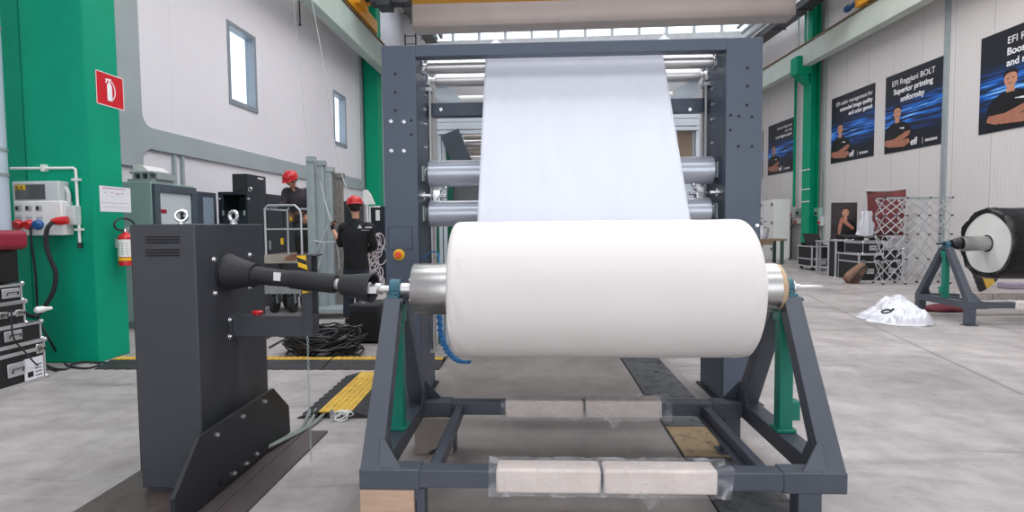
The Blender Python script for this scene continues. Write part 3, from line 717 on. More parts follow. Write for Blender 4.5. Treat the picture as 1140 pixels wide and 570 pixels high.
# guide roller just behind the fabric roll, on two arms
b = MB(); b.lathe((-.55, 3.92, 1.165), V((1, 0, 0)), [(0, .02), (.0, .058), (1.75, .058), (1.75, .02)], 32); gr = b.build('guide_roller', STEEL, mach)
for x in (-.60, 1.2):
    s = 1 if x < 0 else -1
    b = MB(); b.tube((x, 3.92, 1.165), (x+.06*s, 3.92, 1.165), .02); b.bar((x, 3.88, 1.16), (x, 4.5, 1.0), .03, .09); b.bar((x, 4.48, 1.0), (XL1 if x < 0 else XR0, 4.48, 1.0), .09, .06); b.build('arm', MACH, gr, bevel=.003)
# small pinch linkages between the two big rollers, guide rods, screws on inner faces
zA, zB = at(475, 193.5, 4.6).z, at(475, 238, 4.6).z
for xx, s in ((XL1, 1), (XR0, -1)):
    b = MB(); b.tube((xx, 4.8, (zA+zB)/2-.01), (xx+.16*s, 4.8, (zA+zB)/2-.01), .016, n=12); b.box(xx+.05*s, xx+.11*s, 4.76, 4.84, (zA+zB)/2-.05, (zA+zB)/2+.04)
    b.build('linkage', CHROME, mach); b = MB(); b.tube((xx+.12*s, 4.56, (zA+zB)/2-.055), (xx+.19*s, 4.56, (zA+zB)/2+.045), .009, n=10); b.sphere((xx+.19*s, 4.56, (zA+zB)/2+.045), .018); b.build('lever', CHROME, mach); b = MB(); b.lathe((xx, 4.5, (zA+zB)/2-.02), V((s, 0, 0)), [(0, .028), (.03, .028), (.03, .016), (.08, .016)], 16)
    b.build('pivot', CHROME, mach)
    b = MB()
    for yy in (4.80, 4.88): b.tube((xx+.03*s, yy, .35), (xx+.03*s, yy, 2.55), .011, n=10)
    b.box(xx, xx+.05*s, 4.78, 4.90, 2.53, 2.56); b.box(xx, xx+.05*s, 4.78, 4.90, .32, .35)
    b.build('guide_rod', STEEL, mach)
    for z in (2.48, 2.36, 2.24, 2.05):
        b = MB(); b.lathe((xx, 4.70, z), V((s, 0, 0)), [(0, .014), (.012, .014), (.014, .009), (.02, .009)], 10); b.build('bolt', CHROME, mach)
    b = MB(); b.prism([(xx+.06*s, 4.9, 2.62), (xx+.06*s, 4.9, 2.50), (xx+.25*s, 4.9, 2.36), (xx+.36*s, 4.9, 2.36), (xx+.22*s, 4.9, 2.56)], (0, .012, 0)); b.build('gusset_plate', LGREY, mach)
# foot plates
for (x0, x1) in ((XL0, XL1), (XR0, XR1)):
    b = MB(); b.box(x0-.03, x1+.03, MY-.03, 5.03, 0, .015); b.build('foot_plate', DARKM, mach, bevel=.003)

# ---- printing line behind
back = thing('printing_machine', 'pale grey and green machine body seen behind the rollers of the blue grey frame', 'machine', (.3, 7.4, 0))
YB2 = 6.6; g0 = lambda px, py: at(px, py, YB2)
b = MB()
for px in (489, 494, 777): p = g0(px, 140); b.box(p.x-.02, p.x+.02, YB2, YB2+.05, 0, g0(500, 131).z)
for py, hh in ((133.5, .035), (140, .045), (147.5, .02)): p = g0(512, py); b.box(g0(487, 140).x, g0(778, 140).x, YB2-.02, YB2+.05, p.z-hh, p.z+hh)
b.build('profile_frame', LGREY, back, bevel=.004)
b = MB(); p = g0(491, 150); q = g0(503, 330); b.box(p.x, q.x, YB2+.2, YB2+.25, 0, p.z); b.box(g0(484, 250).x, g0(500, 250).x, YB2+.1, YB2+.15, 0, g0(484, 252).z)
b.build('green_panel', mat('dark green panel', (10, 105, 80), .5), back)
b = MB(); p = g0(480, 252); b.box(p.x-.045, p.x+.03, YB2-.15, YB2-.05, 0, p.z); b.build('post', GREYP, back, bevel=.005)
b = MB(); b.bar(g0(501, 148), g0(515, 182), .22, .12, (0, 1, 0)); b.build('diagonal_brace', mat('dark brace', (62, 72, 80), .5), back, bevel=.004)
for k, (py, r_) in enumerate(((150.5, .03), (158, .045), (166, .045), (174, .035))):
    p = g0(515, py); q = g0(770, py); b = MB(); b.lathe((p.x if k == 0 else g0(505, py).x, YB2+.15+.05*k, p.z), V((1, 0, 0)), [(0, r_), (g0(750, py).x-p.x, r_)], 24); b.build('roller', STEEL if k % 2 else mat('cream roller', (206, 196, 188), .4, .2), back)
b = MB(); p = g0(498, 110.5); b.lathe((g0(506, 110).x, YB2, p.z), V((1, 0, 0)), [(0, .02), (0, .036), (g0(748, 110).x-g0(506, 110).x, .036)], 24); b.build('roller', WHITEP, back)
# right hand housing with tan louvre
p0, p1 = g0(752, 141), g0(777, 300); b = MB(); b.box(p0.x, p1.x, YB2+.06, YB2+.6, 0, p0.z); b.build('housing', LGREY, back, bevel=.01)
p0, p1 = g0(756, 145), g0(772, 178); b = MB(); n = 14
for k in range(n): z = p1.z+(p0.z-p1.z)*k/n; b.prism([(p0.x, YB2+.03, z), (p0.x, YB2+.058, z+.01), (p0.x, YB2+.058, z+.03)], (p1.x-p0.x, 0, 0))
b.build('louvre', TANW, back)
# low mid grey body between posts (visible under the rollers)
b = MB(); b.box(g0(500, 200).x, g0(752, 200).x, YB2+.25, YB2+.9, 0.45, g0(500, 186).z); b.box(g0(505, 200).x, g0(748, 200).x, YB2+.7, YB2+.9, g0(500, 186).z, g0(500, 170).z); b.build('body', mat('mid grey body', (110, 112, 116), .5), back, bevel=.01)
b = MB()
for px in (520, 745): p = g0(px, 300); b.box(p.x-.06, p.x+.06, YB2+.4, YB2+.5, 0, .45)
b.bm.free()
for px in (520, 745):
    b = MB(); p = g0(px, 300); b.box(p.x-.06, p.x+.06, YB2+.4, YB2+.5, 0, .45); b.build('foot', DARKM, back)

# ---- control tower on the left
tw = thing('drive_tower', 'tall anthracite drive cabinet at left with a black shaft leaving its right side', 'machine cabinet', (-1.87, 3.2, 0))
TX0, TX1, TY0, TY1, TZ = -2.145, -1.79, 2.86, 3.6, 1.425
TYM = TY0
b = MB()
def tx(z, x): return x
# body, very slightly leaning front like sheet metal with folded corner
TX0, TX1 = at(152, 400, TYM).x, at(222, 400, TYM).x
b.box(TX0, TX1, TYM, TY1, .03, TZ); b.box(TX0+.01, TX1-.01, TYM+.02, TY1-.02, 0, .03)
b.build('housing', TOWER, tw, bevel=.006)
b = MB(); b.box(TX0-.008, TX0, TYM+.005, TY1-.005, .12, TZ-.004); b.build('side_panel', DARKM, tw, bevel=.002)
b = MB()
for (py0, n_) in ((264.0, 3), (278.5, 3)):
    for k in range(n_):
        p = at(162.5, py0+3.1*k, TYM); q = at(200, py0+3.1*k, TYM); b.box(p.x, q.x, TYM-.002, TYM+.004, p.z-.0045, p.z+.0045)
b.build('vent_slots', BL, tw)
for (px, py) in ((238, 289), (278, 284), (239.5, 326.5), (278, 320), (256, 356), (256, 374.5), (257, 301)):
    p = atX(px, py, TX1); b = MB(); b.lathe((TX1, p.y, p.z), V((1, 0, 0)), [(0, .017), (.003, .016), (.006, .011), (.012, .009)], 16); b.build('bolt', CHROME, tw)
for (px, py, Y_, ry) in ((202, 241, 3.0, .4), (260, 240.5, 3.2, -.3)):
    p = at(px, py, Y_); b = MB(); pts = []; R_ = .028
    for k in range(20): a_ = 2*pi*k/20; pts.append((p.x+R_*cos(a_)*cos(ry), p.y+R_*cos(a_)*sin(ry), TZ+.045+R_*sin(a_)))
    b.path(pts, .0095, 10, closed=True); b.lathe((p.x, p.y, TZ), V((0, 0, 1)), [(0, .02), (.008, .02), (.014, .011), (.02, .011)], 16); b.build('eye_bolt', CHROME, tw)
# foot plate with cut corners
b = MB(); XF = -1.69
pl = [(2.48, .02), (2.48, .16), (2.69, .375), (3.49, .385), (3.70, .205), (3.71, .02)]
b.prism([(XF, y, z) for y, z in pl], (.022, 0, 0)); b.box(TX1, XF, 2.9, 3.5, .04, .09); b.build('foot_plate', DARKM, tw, bevel=.003)
for (px, py) in ((241, 484), (270, 463.5), (295, 447), (261, 527), (274.5, 516), (286, 505.5)):
    p = atX(px, py, XF+.022); b = MB(); b.lathe((XF+.022, p.y, p.z), V((1, 0, 0)), [(0, .013), (.006, .013), (.008, .009), (.013, .009)], 10); b.build('bolt', CHROME, tw)
b = MB()
for (px, py, r_) in ((245, 538, .02), (298, 495, .016), (283.5, 457, .006), (256, 473, .006)):
    p = atX(px, py, XF+.022); b.lathe((XF+.0225, p.y, p.z), V((1, 0, 0)), [(0, r_), (.001, r_)], 16)
b.build('hole', BL, tw, smooth=False)
# arm with upright and striped guard
AY = 3.22; za0, za1 = at(300, 373.5, AY).z, at(300, 350.5, AY).z; xa = at(352, 360, AY).x
b = MB(); b.box(TX1+.005, xa, AY-.04, AY+.04, za0, za1); b.box(TX1, TX1+.008, AY-.06, AY+.06, za0-.01, za1+.01); b.build('arm', TOWER, tw, bevel=.004)
b = MB(); x0 = at(339, 320, AY).x; b.box(x0, xa, AY-.05, AY-.044, za0, at(340, 285, AY).z); b.box(x0, xa, AY+.04, AY+.046, za0, at(340, 285, AY).z); b.box(x0-.01, xa+.03, AY-.05, AY+.046, at(340, 285, AY).z, at(340, 283, AY).z)
b.build('guard_bracket', TOWER, tw, bevel=.002)
b = MB(); p = at(287, 349, AY); b.lathe((p.x, AY, za1), V((0, 0, 1)), [(0, .022), (.01, .022), (.01, .03), (.02, .032), (.026, .022)], 20); b.build('red_button', RED, tw)
b = MB(); q = [at(330.5, 285, AY-.055), at(340.5, 284, AY-.055), at(345.5, 325, AY-.055), at(337, 327, AY-.055)]
b.prism(q, (0, -.003, 0)); sp = b.build('warning_plate', YELLOW, tw); sp['label'] = 'yellow plate with black diagonal stripes'
b = MB()
for k in range(4):
    u0, u1 = .03+.25*k, .15+.25*k
    A_ = [q[0].lerp(q[3], u0), q[1].lerp(q[2], u0+.12), q[1].lerp(q[2], min(1, u1+.12)), q[0].lerp(q[3], min(1, u1))]
    b.prism([a_+V((0, -.0032, 0)) for a_ in A_], (0, -.001, 0))
b.build('stripe', BLACK, sp, smooth=False)
p = at(342, 363, AY-.06); b = MB(); z = za0
k = 0
while z > .06:
    pts = []
    for i in range(8): a_ = 2*pi*i/8; pts.append((p.x+(.006*cos(a_) if k % 2 else 0)+ (0), AY-.06+(0 if k % 2 else .006*cos(a_)), z+.011*sin(a_)))
    b.path(pts, .0014, 5, closed=True); z -= .017; k += 1
    if k > 80: break
b.build('chain', GALV, tw)

# ---- cardan shaft
sh = thing('drive_shaft', 'black jointed drive shaft between the anthracite cabinet and the roll stand bearing', 'drive shaft', (-1.2, 3.1, 1.0))
PA = atX(252, 303, TX1); PB = V((-.80, RY, RZ)); PA = V((TX1, PA.y, PA.z)); D_ = (PB-PA).normalized(); Ls = (PB-PA).length
b = MB(); b.lathe(PA+D_*.0, D_, [(0, .105), (.01, .108), (.03, .10), (.16, .068), (.18, .068), (.19, .058)], 36); b.build('boot', RUBBER, sh)
b = MB(); b.lathe(PA, V((1, 0, 0)), [(0, .115), (.012, .115), (.014, .108)], 36); b.build('boot_flange', DARKM, sh)
b = MB(); b.lathe(PA+D_*.17, D_, [(0, .066), (.02, .066), (.022, .052), (.04, .05), (.26, .045)], 32); b.build('inner_tube', RUBBER, sh)
b = MB(); b.bar(PA+D_*.33+V((0, -.0465, .012)), PA+D_*.372+V((0, -.046, .012)), .006, .045); b.build('label_band', WHITEP, sh)
b = MB(); b.lathe(PA+D_*.42, D_, [(0, .046), (.004, .052), (.26, .052), (.27, .045)], 32); b.build('outer_tube', BLACKC, sh)
b = MB(); b.lathe(PA+D_*(Ls-.255), D_, [(0, .046), (.01, .056), (.03, .058), (.17, .078), (.18, .08), (.185, .076), (.182, .068), (.06, .046)], 36, cap=False); b.build('end_cup', RUBBER, sh)
b = MB(); b.lathe(PA+D_*.19, D_, [(0, .03), (Ls-.3, .03)], 20); b.lathe(PA+D_*(Ls-.13), D_, [(0, .03), (.04, .03), (.045, .02), (.07, .02), (.075, .03), (.11, .03)], 20)
b.box(PB.x-.09, PB.x-.04, PB.y-.035, PB.y+.035, PB.z-.018, PB.z+.018); b.build('universal_joint', STEEL, sh)

# ---- floor plates under the tower
PL1 = plate_mat('brown steel plate', (92, 82, 80), (70, 60, 58)); PL2 = plate_mat('dark oily plate', (96, 98, 102), (40, 40, 42)); PL3 = plate_mat('tan floor plate', (170, 145, 110), (110, 92, 74))
b = MB(); b.box(-2.30, -1.66, 1.2, 3.6, 0, .008); tag(b.build('steel_floor_plate', PL1, bevel=.003), 'brown steel plate on the floor under the anthracite cabinet', 'floor plate')
b = MB()
b.box(-1.655, -1.585, 1.2, 3.78, 0, .016); b.box(-1.58, -1.43, 1.2, 3.76, 0, .016)
rl = b.build('steel_floor_channel', mat('worn brown channel', (88, 80, 80), .4, .35, .12, 6, .1, 60), bevel=.004); tag(rl, 'long worn steel channel on the floor right of the cabinet foot plate', 'floor channel')
# pit covers under the machine
xs = (.885, 1.27)
b = MB()
for k, (y0, y1, m_) in enumerate(((4.60, 7.0, PL2), (3.92, 4.59, PL2), (3.40, 3.90, PL3), (1.6, 3.38, PL2))):
    b = MB(); b.box(xs[0], xs[1], y0, y1, 0, .006)
    tag(b.build('pit_cover', m_, bevel=.002), ('black stained pit cover on the floor between the machine feet, farthest of the row', 'dark stained pit cover just beyond the rear rail of the foreground stand', 'tan pit cover under the right rear part of the foreground stand', 'dark pit cover under the front rail of the foreground stand, nearest of the row')[k], 'floor cover', 'pit covers')
b = MB(); b.box(.872, .882, 1.6, 7.0, 0, .003)
struct('trim_8', b, BL, smooth=False)

# ---- blue spiral hose hanging behind the core
b = MB(); pts = [V((-.56, 3.6, .98)), V((-.57, 3.62, .80)), V((-.53, 3.66, .62)), V((-.44, 3.7, .50)), V((-.38, 3.72, .51))]
pts = [at(489, 345, 3.75), at(491, 372, 3.75), at(499, 392, 3.75), at(511, 402, 3.75), at(522, 403, 3.78)]
ln = spline(pts, 60); hp = []
for i, c in enumerate(ln): a_ = i*.62*pi; hp.append(c+V((.018*cos(a_), .018*sin(a_), .006*cos(a_))))
b.path(hp, .0052, 6); b.tube(pts[-1]-V((.03, 0, 0)), pts[-1]+V((.01, 0, 0)), .012)
b.path(spline([V((XL1+.02, 4.4, 1.15)), V((XL1+.2, 4.1, 1.2)), V(pts[0])], 8), .006, 6)
tag(b.build('spiral_air_hose', HOSE), 'blue coiled air hose hanging behind the left end of the white roll', 'hose')
# ================================================================== PEOPLE
def skin_mesh(nodes, edges, subd=2, root=0):
    me = bpy.data.meshes.new('sk'); me.from_pydata([V(n[0]) for n in nodes], edges, []); o = bpy.data.objects.new('sk', me); COL.objects.link(o)
    md = o.modifiers.new('s', 'SKIN'); md.use_smooth_shade = True; md.branch_smoothing = .6
    if not me.skin_vertices: raise RuntimeError('no skin layer')
    for i, n in enumerate(nodes):
        r = n[1]; d = me.skin_vertices[0].data[i]; d.radius = r if isinstance(r, tuple) else (r, r); d.use_root = (i == root)
    s = o.modifiers.new('u', 'SUBSURF'); s.levels = s.render_levels = subd
    out = bpy.data.meshes.new_from_object(o.evaluated_get(bpy.context.evaluated_depsgraph_get())); bpy.data.objects.remove(o); return out
def chain(nodes, pts, par=None):
    """append a chain of (pos, r) to nodes; returns edges"""
    e = []
    for p in pts:
        nodes.append(p); i = len(nodes)-1
        if par is not None: e.append((par, i))
        par = i
    return e, par
def hand(nodes, wrist_i, wpos, d, nrm, curl=.6, side=1, s=1.):
    """palm + four unequal bent fingers + thumb. d = pointing direction, nrm = palm normal"""
    d = V(d).normalized(); nrm = V(nrm); nrm = (nrm-d*nrm.dot(d)).normalized(); sd = d.cross(nrm)*side; E = []
    palm = wpos+d*.055*s; nodes.append((palm, (.034*s, .018*s))); pi_ = len(nodes)-1; E.append((wrist_i, pi_))
    for k, (off, ln) in enumerate(((-.030, .072), (-.010, .082), (.010, .077), (.029, .060))):
        b0 = wpos+d*.088*s+sd*off*s; a1 = curl*.8; a2 = curl*1.9
        p1 = b0+(d*cos(a1)+nrm*sin(a1))*ln*.5*s; p2 = p1+(d*cos(a2)+nrm*sin(a2))*ln*.5*s
        e, _ = chain(nodes, [(b0, .011*s), (p1, .0095*s), (p2, .008*s)], pi_); E += e
    t0 = wpos+d*.03*s-sd*.034*s; t1 = t0+(d*.7-sd*.5+nrm*.4).normalized()*.04*s; t2 = t1+(d*.8+nrm*.6).normalized()*.03*s
    e, _ = chain(nodes, [(t0, .013*s), (t1, .011*s), (t2, .009*s)], wrist_i); E += e
    return E
def person(name, label, J, H, face, garments, shoe_dir, base, curls=(1., .5), palmn=(V((0, 0, 1)), V((0, 0, 1))), handd=(None, None)):
    """J: joints dict; H: head radius; garments: (torso mat, leg mat, glove mat or None)"""
    t = thing(name, label, 'person', base)
    nodes = []; E = []
    def n(p, r): nodes.append((V(p), r)); return len(nodes)-1
    pel = n(J['pelvis'], .085); wst = n(J['waist'], .085); ch = n(J['chest'], .095); nb = n(J['neck'], .054); nk = n(V(J['neck']).lerp(V(J['head']), .45), .054)
    hd = V(J['head']); upv = (hd-V(J['neck'])).normalized(); fc = V(face).normalized()
    h1 = n(hd-upv*.045+fc*.012, (.070, .068)); h2 = n(hd+upv*.03, (.078, .082)); h3 = n(hd+upv*.085, (.052, .056))
    E += [(pel, wst), (wst, ch), (ch, nb), (nb, nk), (nk, h1), (h1, h2), (h2, h3)]
    ids = {}
    for k in 'LR':
        sh_ = n(J['sh'+k], .05); el = n(J['el'+k], .042); wr_ = n(J['wr'+k], .028); mid = n(V(J['el'+k]).lerp(V(J['wr'+k]), .4), .038)
        E += [(ch, sh_), (sh_, el), (el, mid), (mid, wr_)]
        i = 0 if k == 'L' else 1; d = V(handd[i]) if handd[i] is not None else V(J['wr'+k])-V(J['el'+k])
        E += hand(nodes, wr_, V(J['wr'+k]), d, palmn[i], curls[i], 1 if k == 'L' else -1)
        hp = n(J['hip'+k], .07); kn = n(J['kn'+k], .05); cf = n(V(J['kn'+k]).lerp(V(J['an'+k]), .35), .05); an = n(J['an'+k], .038); sdv = V(shoe_dir[i])
        bl = n(V(J['an'+k])+sdv*.12+V((0, 0, -.045)), (.040, .026)); te = n(V(J['an'+k])+sdv*.19+V((0, 0, -.055)), (.032, .018))
        E += [(pel, hp), (hp, kn), (kn, cf), (cf, an), (an, bl), (bl, te)]
    me = skin_mesh(nodes, E)
    b = MB(); b.bm.from_mesh(me); bpy.data.meshes.remove(me)
    sidev = fc.cross(upv).normalized(); R_ = Matrix((sidev, fc, upv)).transposed()
    b.sphere(hd-upv*.012+fc*.092, .016, (.8, 1.0, 1.3), 10, 8, R_)
    for s in (-1, 1): b.sphere(hd-upv*.008+sidev*.078*s, .026, (.35, .7, 1.1), 10, 8, R_)
    b.sphere(hd-upv*.05+fc*.076, .018, (1.3, .5, .35), 10, 6, R_)
    for s in (-1, 1): b.sphere(hd+upv*.014+fc*.074+sidev*.03*s, .012, (1.2, .6, .7), 8, 6, R_)
    b.build('body', SKIN, t, angle=180)
    # hair + beard
    b = MB(); b.sphere(hd+upv*.02-fc*.018, .094, (.9, 1.0, 1.05), 20, 14, R_); b.build('hair', HAIR, t)
    # helmet with brim, ridge and chin strap
    b = MB(); hc = hd+upv*.045; n_ = 28; rings = []
    for i, (zz, rr_) in enumerate(((0, .124), (.03, .123), (.06, .114), (.085, .094), (.104, .062), (.112, .02))):
        rings.append([b.bm.verts.new(hc+R_ @ V((rr_*.9*cos(2*pi*k/n_), rr_*1.05*sin(2*pi*k/n_), zz))) for k in range(n_)])
    for i in range(5):
        for k in range(n_): b.bm.faces.new((rings[i][k], rings[i][(k+1) % n_], rings[i+1][(k+1) % n_], rings[i+1][k]))
    b.bm.faces.new(rings[5])
    brim = [b.bm.verts.new(hc+R_ @ V((.132*.9*cos(2*pi*k/n_), (.138+(.035 if sin(2*pi*k/n_) > .3 else 0)*sin(2*pi*k/n_))*sin(2*pi*k/n_), -.012))) for k in range(n_)]
    for k in range(n_): b.bm.faces.new((rings[0][k], brim[k], brim[(k+1) % n_], rings[0][(k+1) % n_]))
    for s in (-.02, 0, .02): b.path([hc+R_ @ V((s*1.5, .11*cos(pi*k/10), .116*sin(pi*k/10))) for k in range(1, 10)], .008, 6)
    b.build('helmet', RED, t, angle=50)
    b = MB()
    for s in (-1, 1): b.path([hd+sidev*.088*s+upv*.04, hd+sidev*.078*s-upv*.02+fc*.01, hd+sidev*.04*s-upv*.095+fc*.03, hd-upv*.105+fc*.04], .006, 6)
    b.build('chin_strap', BLACK, t)
    # garments
    tm, lm, gm = garments
    def loft(b, secs, n_=22):
        rings = []
        for (p, rx, ry) in secs:
            rings.append([b.bm.verts.new(V(p)+bs*(rx*cos(2*pi*k/n_))+bf*(ry*sin(2*pi*k/n_))) for k in range(n_)])
        for i in range(len(rings)-1):
            for k in range(n_): b.bm.faces.new((rings[i][k], rings[i][(k+1) % n_], rings[i+1][(k+1) % n_], rings[i+1][k]))
        b.bm.faces.new(rings[0][::-1]); b.bm.faces.new(rings[-1])
    bs = V(J['shR'])-V(J['shL']); bs.z = 0; bs.normalize(); bf = V((-bs.y, bs.x, 0))
    def limb(b, ps, rs, m_=10):
        b.path(spline(ps, m_), lambda u_: rs[min(int(u_*(len(rs)-1)), len(rs)-2)]*(1-(u_*(len(rs)-1)-min(int(u_*(len(rs)-1)), len(rs)-2)))+rs[min(int(u_*(len(rs)-1)), len(rs)-2)+1]*(u_*(len(rs)-1)-min(int(u_*(len(rs)-1)), len(rs)-2)), 16)
    b = MB(); pe, wa, chp, ne = V(J['pelvis']), V(J['waist']), V(J['chest']), V(J['neck']); shm = (V(J['shL'])+V(J['shR']))/2
    loft(b, [(pe+V((0, 0, -.06)), .165, .12), (pe+V((0, 0, -.02)), .185, .135), (pe.lerp(wa, .6), .172, .125), (wa, .168, .12), (wa.lerp(chp, .5), .185, .13), (chp, .20, .138), (chp.lerp(shm, .6), .205, .13), (shm+V((0, 0, .015)), .185, .105), (shm.lerp(ne, .55)+V((0, 0, .03)), .12, .085), (ne+V((0, 0, .0)), .07, .07), (ne+V((0, 0, .02)), .062, .064)])
    for k in 'LR':
        u_ = J.get('sleeve'+k, 1.); el = V(J['el'+k]); w_ = el.lerp(V(J['wr'+k]), .92*u_); s0 = V(J['sh'+k]); inn = s0.lerp(shm, .35)
        limb(b, [inn, s0, s0.lerp(el, .5), el, el.lerp(w_, .5), w_], [.07, .082, .068, .058, .052, .046])
    b.build('jumper' if tm is CLOTHK else 'work_jacket', tm, t, angle=60)
    b = MB(); loft(b, [(pe+V((0, 0, -.13)), .12, .10), (pe+V((0, 0, -.08)), .172, .13), (pe, .175, .125), (pe.lerp(wa, .5), .16, .112)])
    for k in 'LR':
        kn_, an_ = V(J['kn'+k]), V(J['an'+k]); hp_ = V(J['hip'+k])
        limb(b, [hp_+V((0, 0, .04)), hp_, hp_.lerp(kn_, .5), kn_, kn_.lerp(an_, .5), kn_.lerp(an_, .93)], [.10, .108, .094, .078, .072, .064])
    b.build('trousers', lm, t, angle=60)
    for i, k in enumerate('LR'):
        nodes = []; E = []; A_ = V(J['an'+k]); sdv = V(shoe_dir[i])
        a0 = n(A_+V((0, 0, .03)), .052); a1 = n(A_+V((0, 0, -.035)), (.05, .05)); a2 = n(A_+sdv*.12+V((0, 0, -.05)), (.052, .034)); a3 = n(A_+sdv*.205+V((0, 0, -.058)), (.042, .026)); a4 = n(A_-sdv*.05+V((0, 0, -.045)), .04)
        link_mesh('shoe', skin_mesh(nodes, [(a0, a1), (a1, a2), (a2, a3), (a1, a4)]), BLACK, t, angle=180)
        if gm:
            nodes = []; w_ = V(J['wr'+k]); g0_ = n(w_-(w_-V(J['el'+k])).normalized()*.02, .036); nodes[0] = (nodes[0][0], .036); wi = n(w_, .034); Eh = [(0, 1)]
            dd = V(handd[i]) if handd[i] is not None else w_-V(J['el'+k])
            Eh += hand(nodes, 1, w_, dd, palmn[i], curls[i], 1 if k == 'L' else -1, 1.15)
            link_mesh('glove', skin_mesh(nodes, Eh), gm, t, angle=180)
    return t
# worker at the mast, seen from behind
YW = 8.0
J = dict(pelvis=at(397, 297, YW), waist=at(396, 281, YW), chest=at(396, 262, YW), neck=at(396, 245, YW-.02), head=at(395, 230.5, YW-.02),
         shL=at(383, 254, YW), elL=at(379.5, 271, YW+.16), wrL=at(370.5, 256, YW+.34), shR=at(410.5, 254, YW), elR=at(416, 274, YW+.05), wrR=at(405, 281, YW+.28),
         hipL=at(390.5, 302, YW), hipR=at(403, 302, YW), knL=at(388.5, 331, YW+.03), knR=at(402, 331, YW+.02), anL=V((0, 0, 0)), anR=V((0, 0, 0)), sleeveL=.28)
for k, px in (('L', 386), ('R', 401)): p = fl(px, 362); J['an'+k] = V((p.x, YW+.02, .085))
w2 = person('person', 'person in red helmet and black jumper seen from behind, gripping a rope at the mast', J, .1, V((-.35, .93, -.1)), (CLOTHK, DENIM, None), (V((-.3, .95, 0)), V((.15, .98, 0))), (at(396, 300, YW).x, YW, 0), curls=(1.2, 1.0), palmn=(V((1, .3, 0)), V((-.5, .5, .5))), handd=(V((-.15, .15, 1)), None))
nodes = []
def glove(t, w, el, d, nr, c, side, m):
    nodes = [(w-(w-el).normalized()*.03, .036), (w, .034)]; E = [(0, 1)]+hand(nodes, 1, w, d, nr, c, side, 1.15); link_mesh('glove', skin_mesh(nodes, E), m, t, angle=180)
glove(w2, J['wrL'], J['elL'], V((-.15, .15, 1)), V((1, .3, 0)), 1.2, 1, CLOTHK)
# white print on the back of the jumper
jm = [o for o in COL.objects if o.parent == w2 and o.name.startswith('jumper')][0]
from mathutils.bvhtree import BVHTree
dg = bpy.context.evaluated_depsgraph_get(); bv = BVHTree.FromObject(jm, dg); b = MB()
def onback(px, py):
    p = at(px, py, 6.5)-ORG[w2.name]; d = ray(px, py); h = bv.ray_cast(p, d); return (h[0]+h[1]*.004+ORG[w2.name]) if h[0] else None
def strip(pts, w):
    for (a, c) in zip(pts[:-1], pts[1:]):
        q = [onback(a[0], a[1]-w), onback(c[0], c[1]-w), onback(c[0], c[1]+w), onback(a[0], a[1]+w)]
        if all(x is not None for x in q): b.poly(q)
strip([(398.5+.6*k, 253.4) for k in range(8)], .9); strip([(399.5, 251.5), (400.5, 251.3), (401.5, 251.6)], .8)
strip([(406.5+.6*k, 253.2) for k in range(13)], .8); strip([(402.5+.8*k, 256.2) for k in range(12)], .25)
if len(b.bm.faces): b.build('back_print', mat('faded white print', (190, 190, 196), .8), w2, smooth=False)
else: b.bm.free()
# worker in the lift cage
YC = 9.45
J = dict(pelvis=at(337, 243, YC+.12), waist=at(335.5, 235, YC+.1), chest=at(332, 222, YC+.02), neck=at(327.5, 209.5, YC-.06), head=at(324, 200.5, YC-.14),
         shL=at(342, 214.5, YC+.05), elL=at(344.5, 229, YC+.0), wrL=at(341, 240, YC-.15), shR=at(319.5, 214, YC-.02), elR=at(315.5, 227, YC-.1), wrR=at(310.5, 229.8, YC-.28),
         hipL=at(340, 246, YC+.12), hipR=at(334, 246, YC+.12), knL=at(340.5, 263, YC+.02), knR=at(333, 263, YC-.02), anL=at(340, 281, YC+.12), anR=at(333.5, 281, YC+.1))
ZP = min(J['anL'].z, J['anR'].z)-.085
w1 = person('person', 'person in red helmet and dark work jacket leaning over the rail of the lift cage', J, .1, V((-.45, -.75, -.55)), (CLOTHD, TROUS, None), (V((-.2, -.95, 0)), V((-.4, -.9, 0))), (at(336, 250, YC).x, YC, ZP), curls=(.8, .5), palmn=(V((0, .5, -1)), V((0, 0, -1))), handd=(None, V((-.9, -.5, -.1))))
glove(w1, J['wrR'], J['elR'], V((-.9, -.5, -.1)), V((0, 0, -1)), .5, -1, mat('grey blue glove', (120, 126, 150), .8))
b = MB(); p = J['pelvis']
b.lathe(p+V((0, 0, .06)), V((0, 0, 1)), [(0, .155), (.05, .155)], 24); b.box(p.x-.16, p.x-.09, p.y-.2, p.y-.12, p.z-.07, p.z+.08)
b.build('tool_belt', BROWN, w1)
b = MB(); b.box(p.x-.13, p.x-.10, p.y-.215, p.y-.2, p.z-.04, p.z+.02); b.build('tool', YELLOW, w1)

# ================================================================== LIFT, MAST, ROPES
cage = thing('access_lift', 'mobile access lift with railed cage in which the leaning worker stands', 'lift', (at(326, 300, YC).x, YC, 0))
xl_, xr_ = at(307.5, 260, YC).x, at(346, 260, YC).x; yf, yb = YC-.38, YC+.45; zr = at(320, 228.5, yf).z
b = MB()
for y in (yf, yb):
    b.path([(xl_, y, ZP), (xl_, y, zr-.05), (xl_+.05, y, zr), (xr_-.1, y, zr), (xr_-.02, y, zr-.08), (xr_, y, zr-.16), (xr_, y, ZP)], .018, 8); b.tube((xl_, y, (zr+ZP)/2+.05), (xr_, y, (zr+ZP)/2+.05), .014, n=8)
for x in (xl_, xr_): b.tube((x, yf, (zr+ZP)/2+.05), (x, yb, (zr+ZP)/2+.05), .014, n=8); b.tube((x, yf, zr-.06), (x, yb, zr-.06), .014, n=8)
b.tube((xl_+.42, yb, ZP), (xl_+.42, yb, zr), .012, n=8)
b.build('guard_rail', ALU, cage)
zk = at(320, 293, yf).z
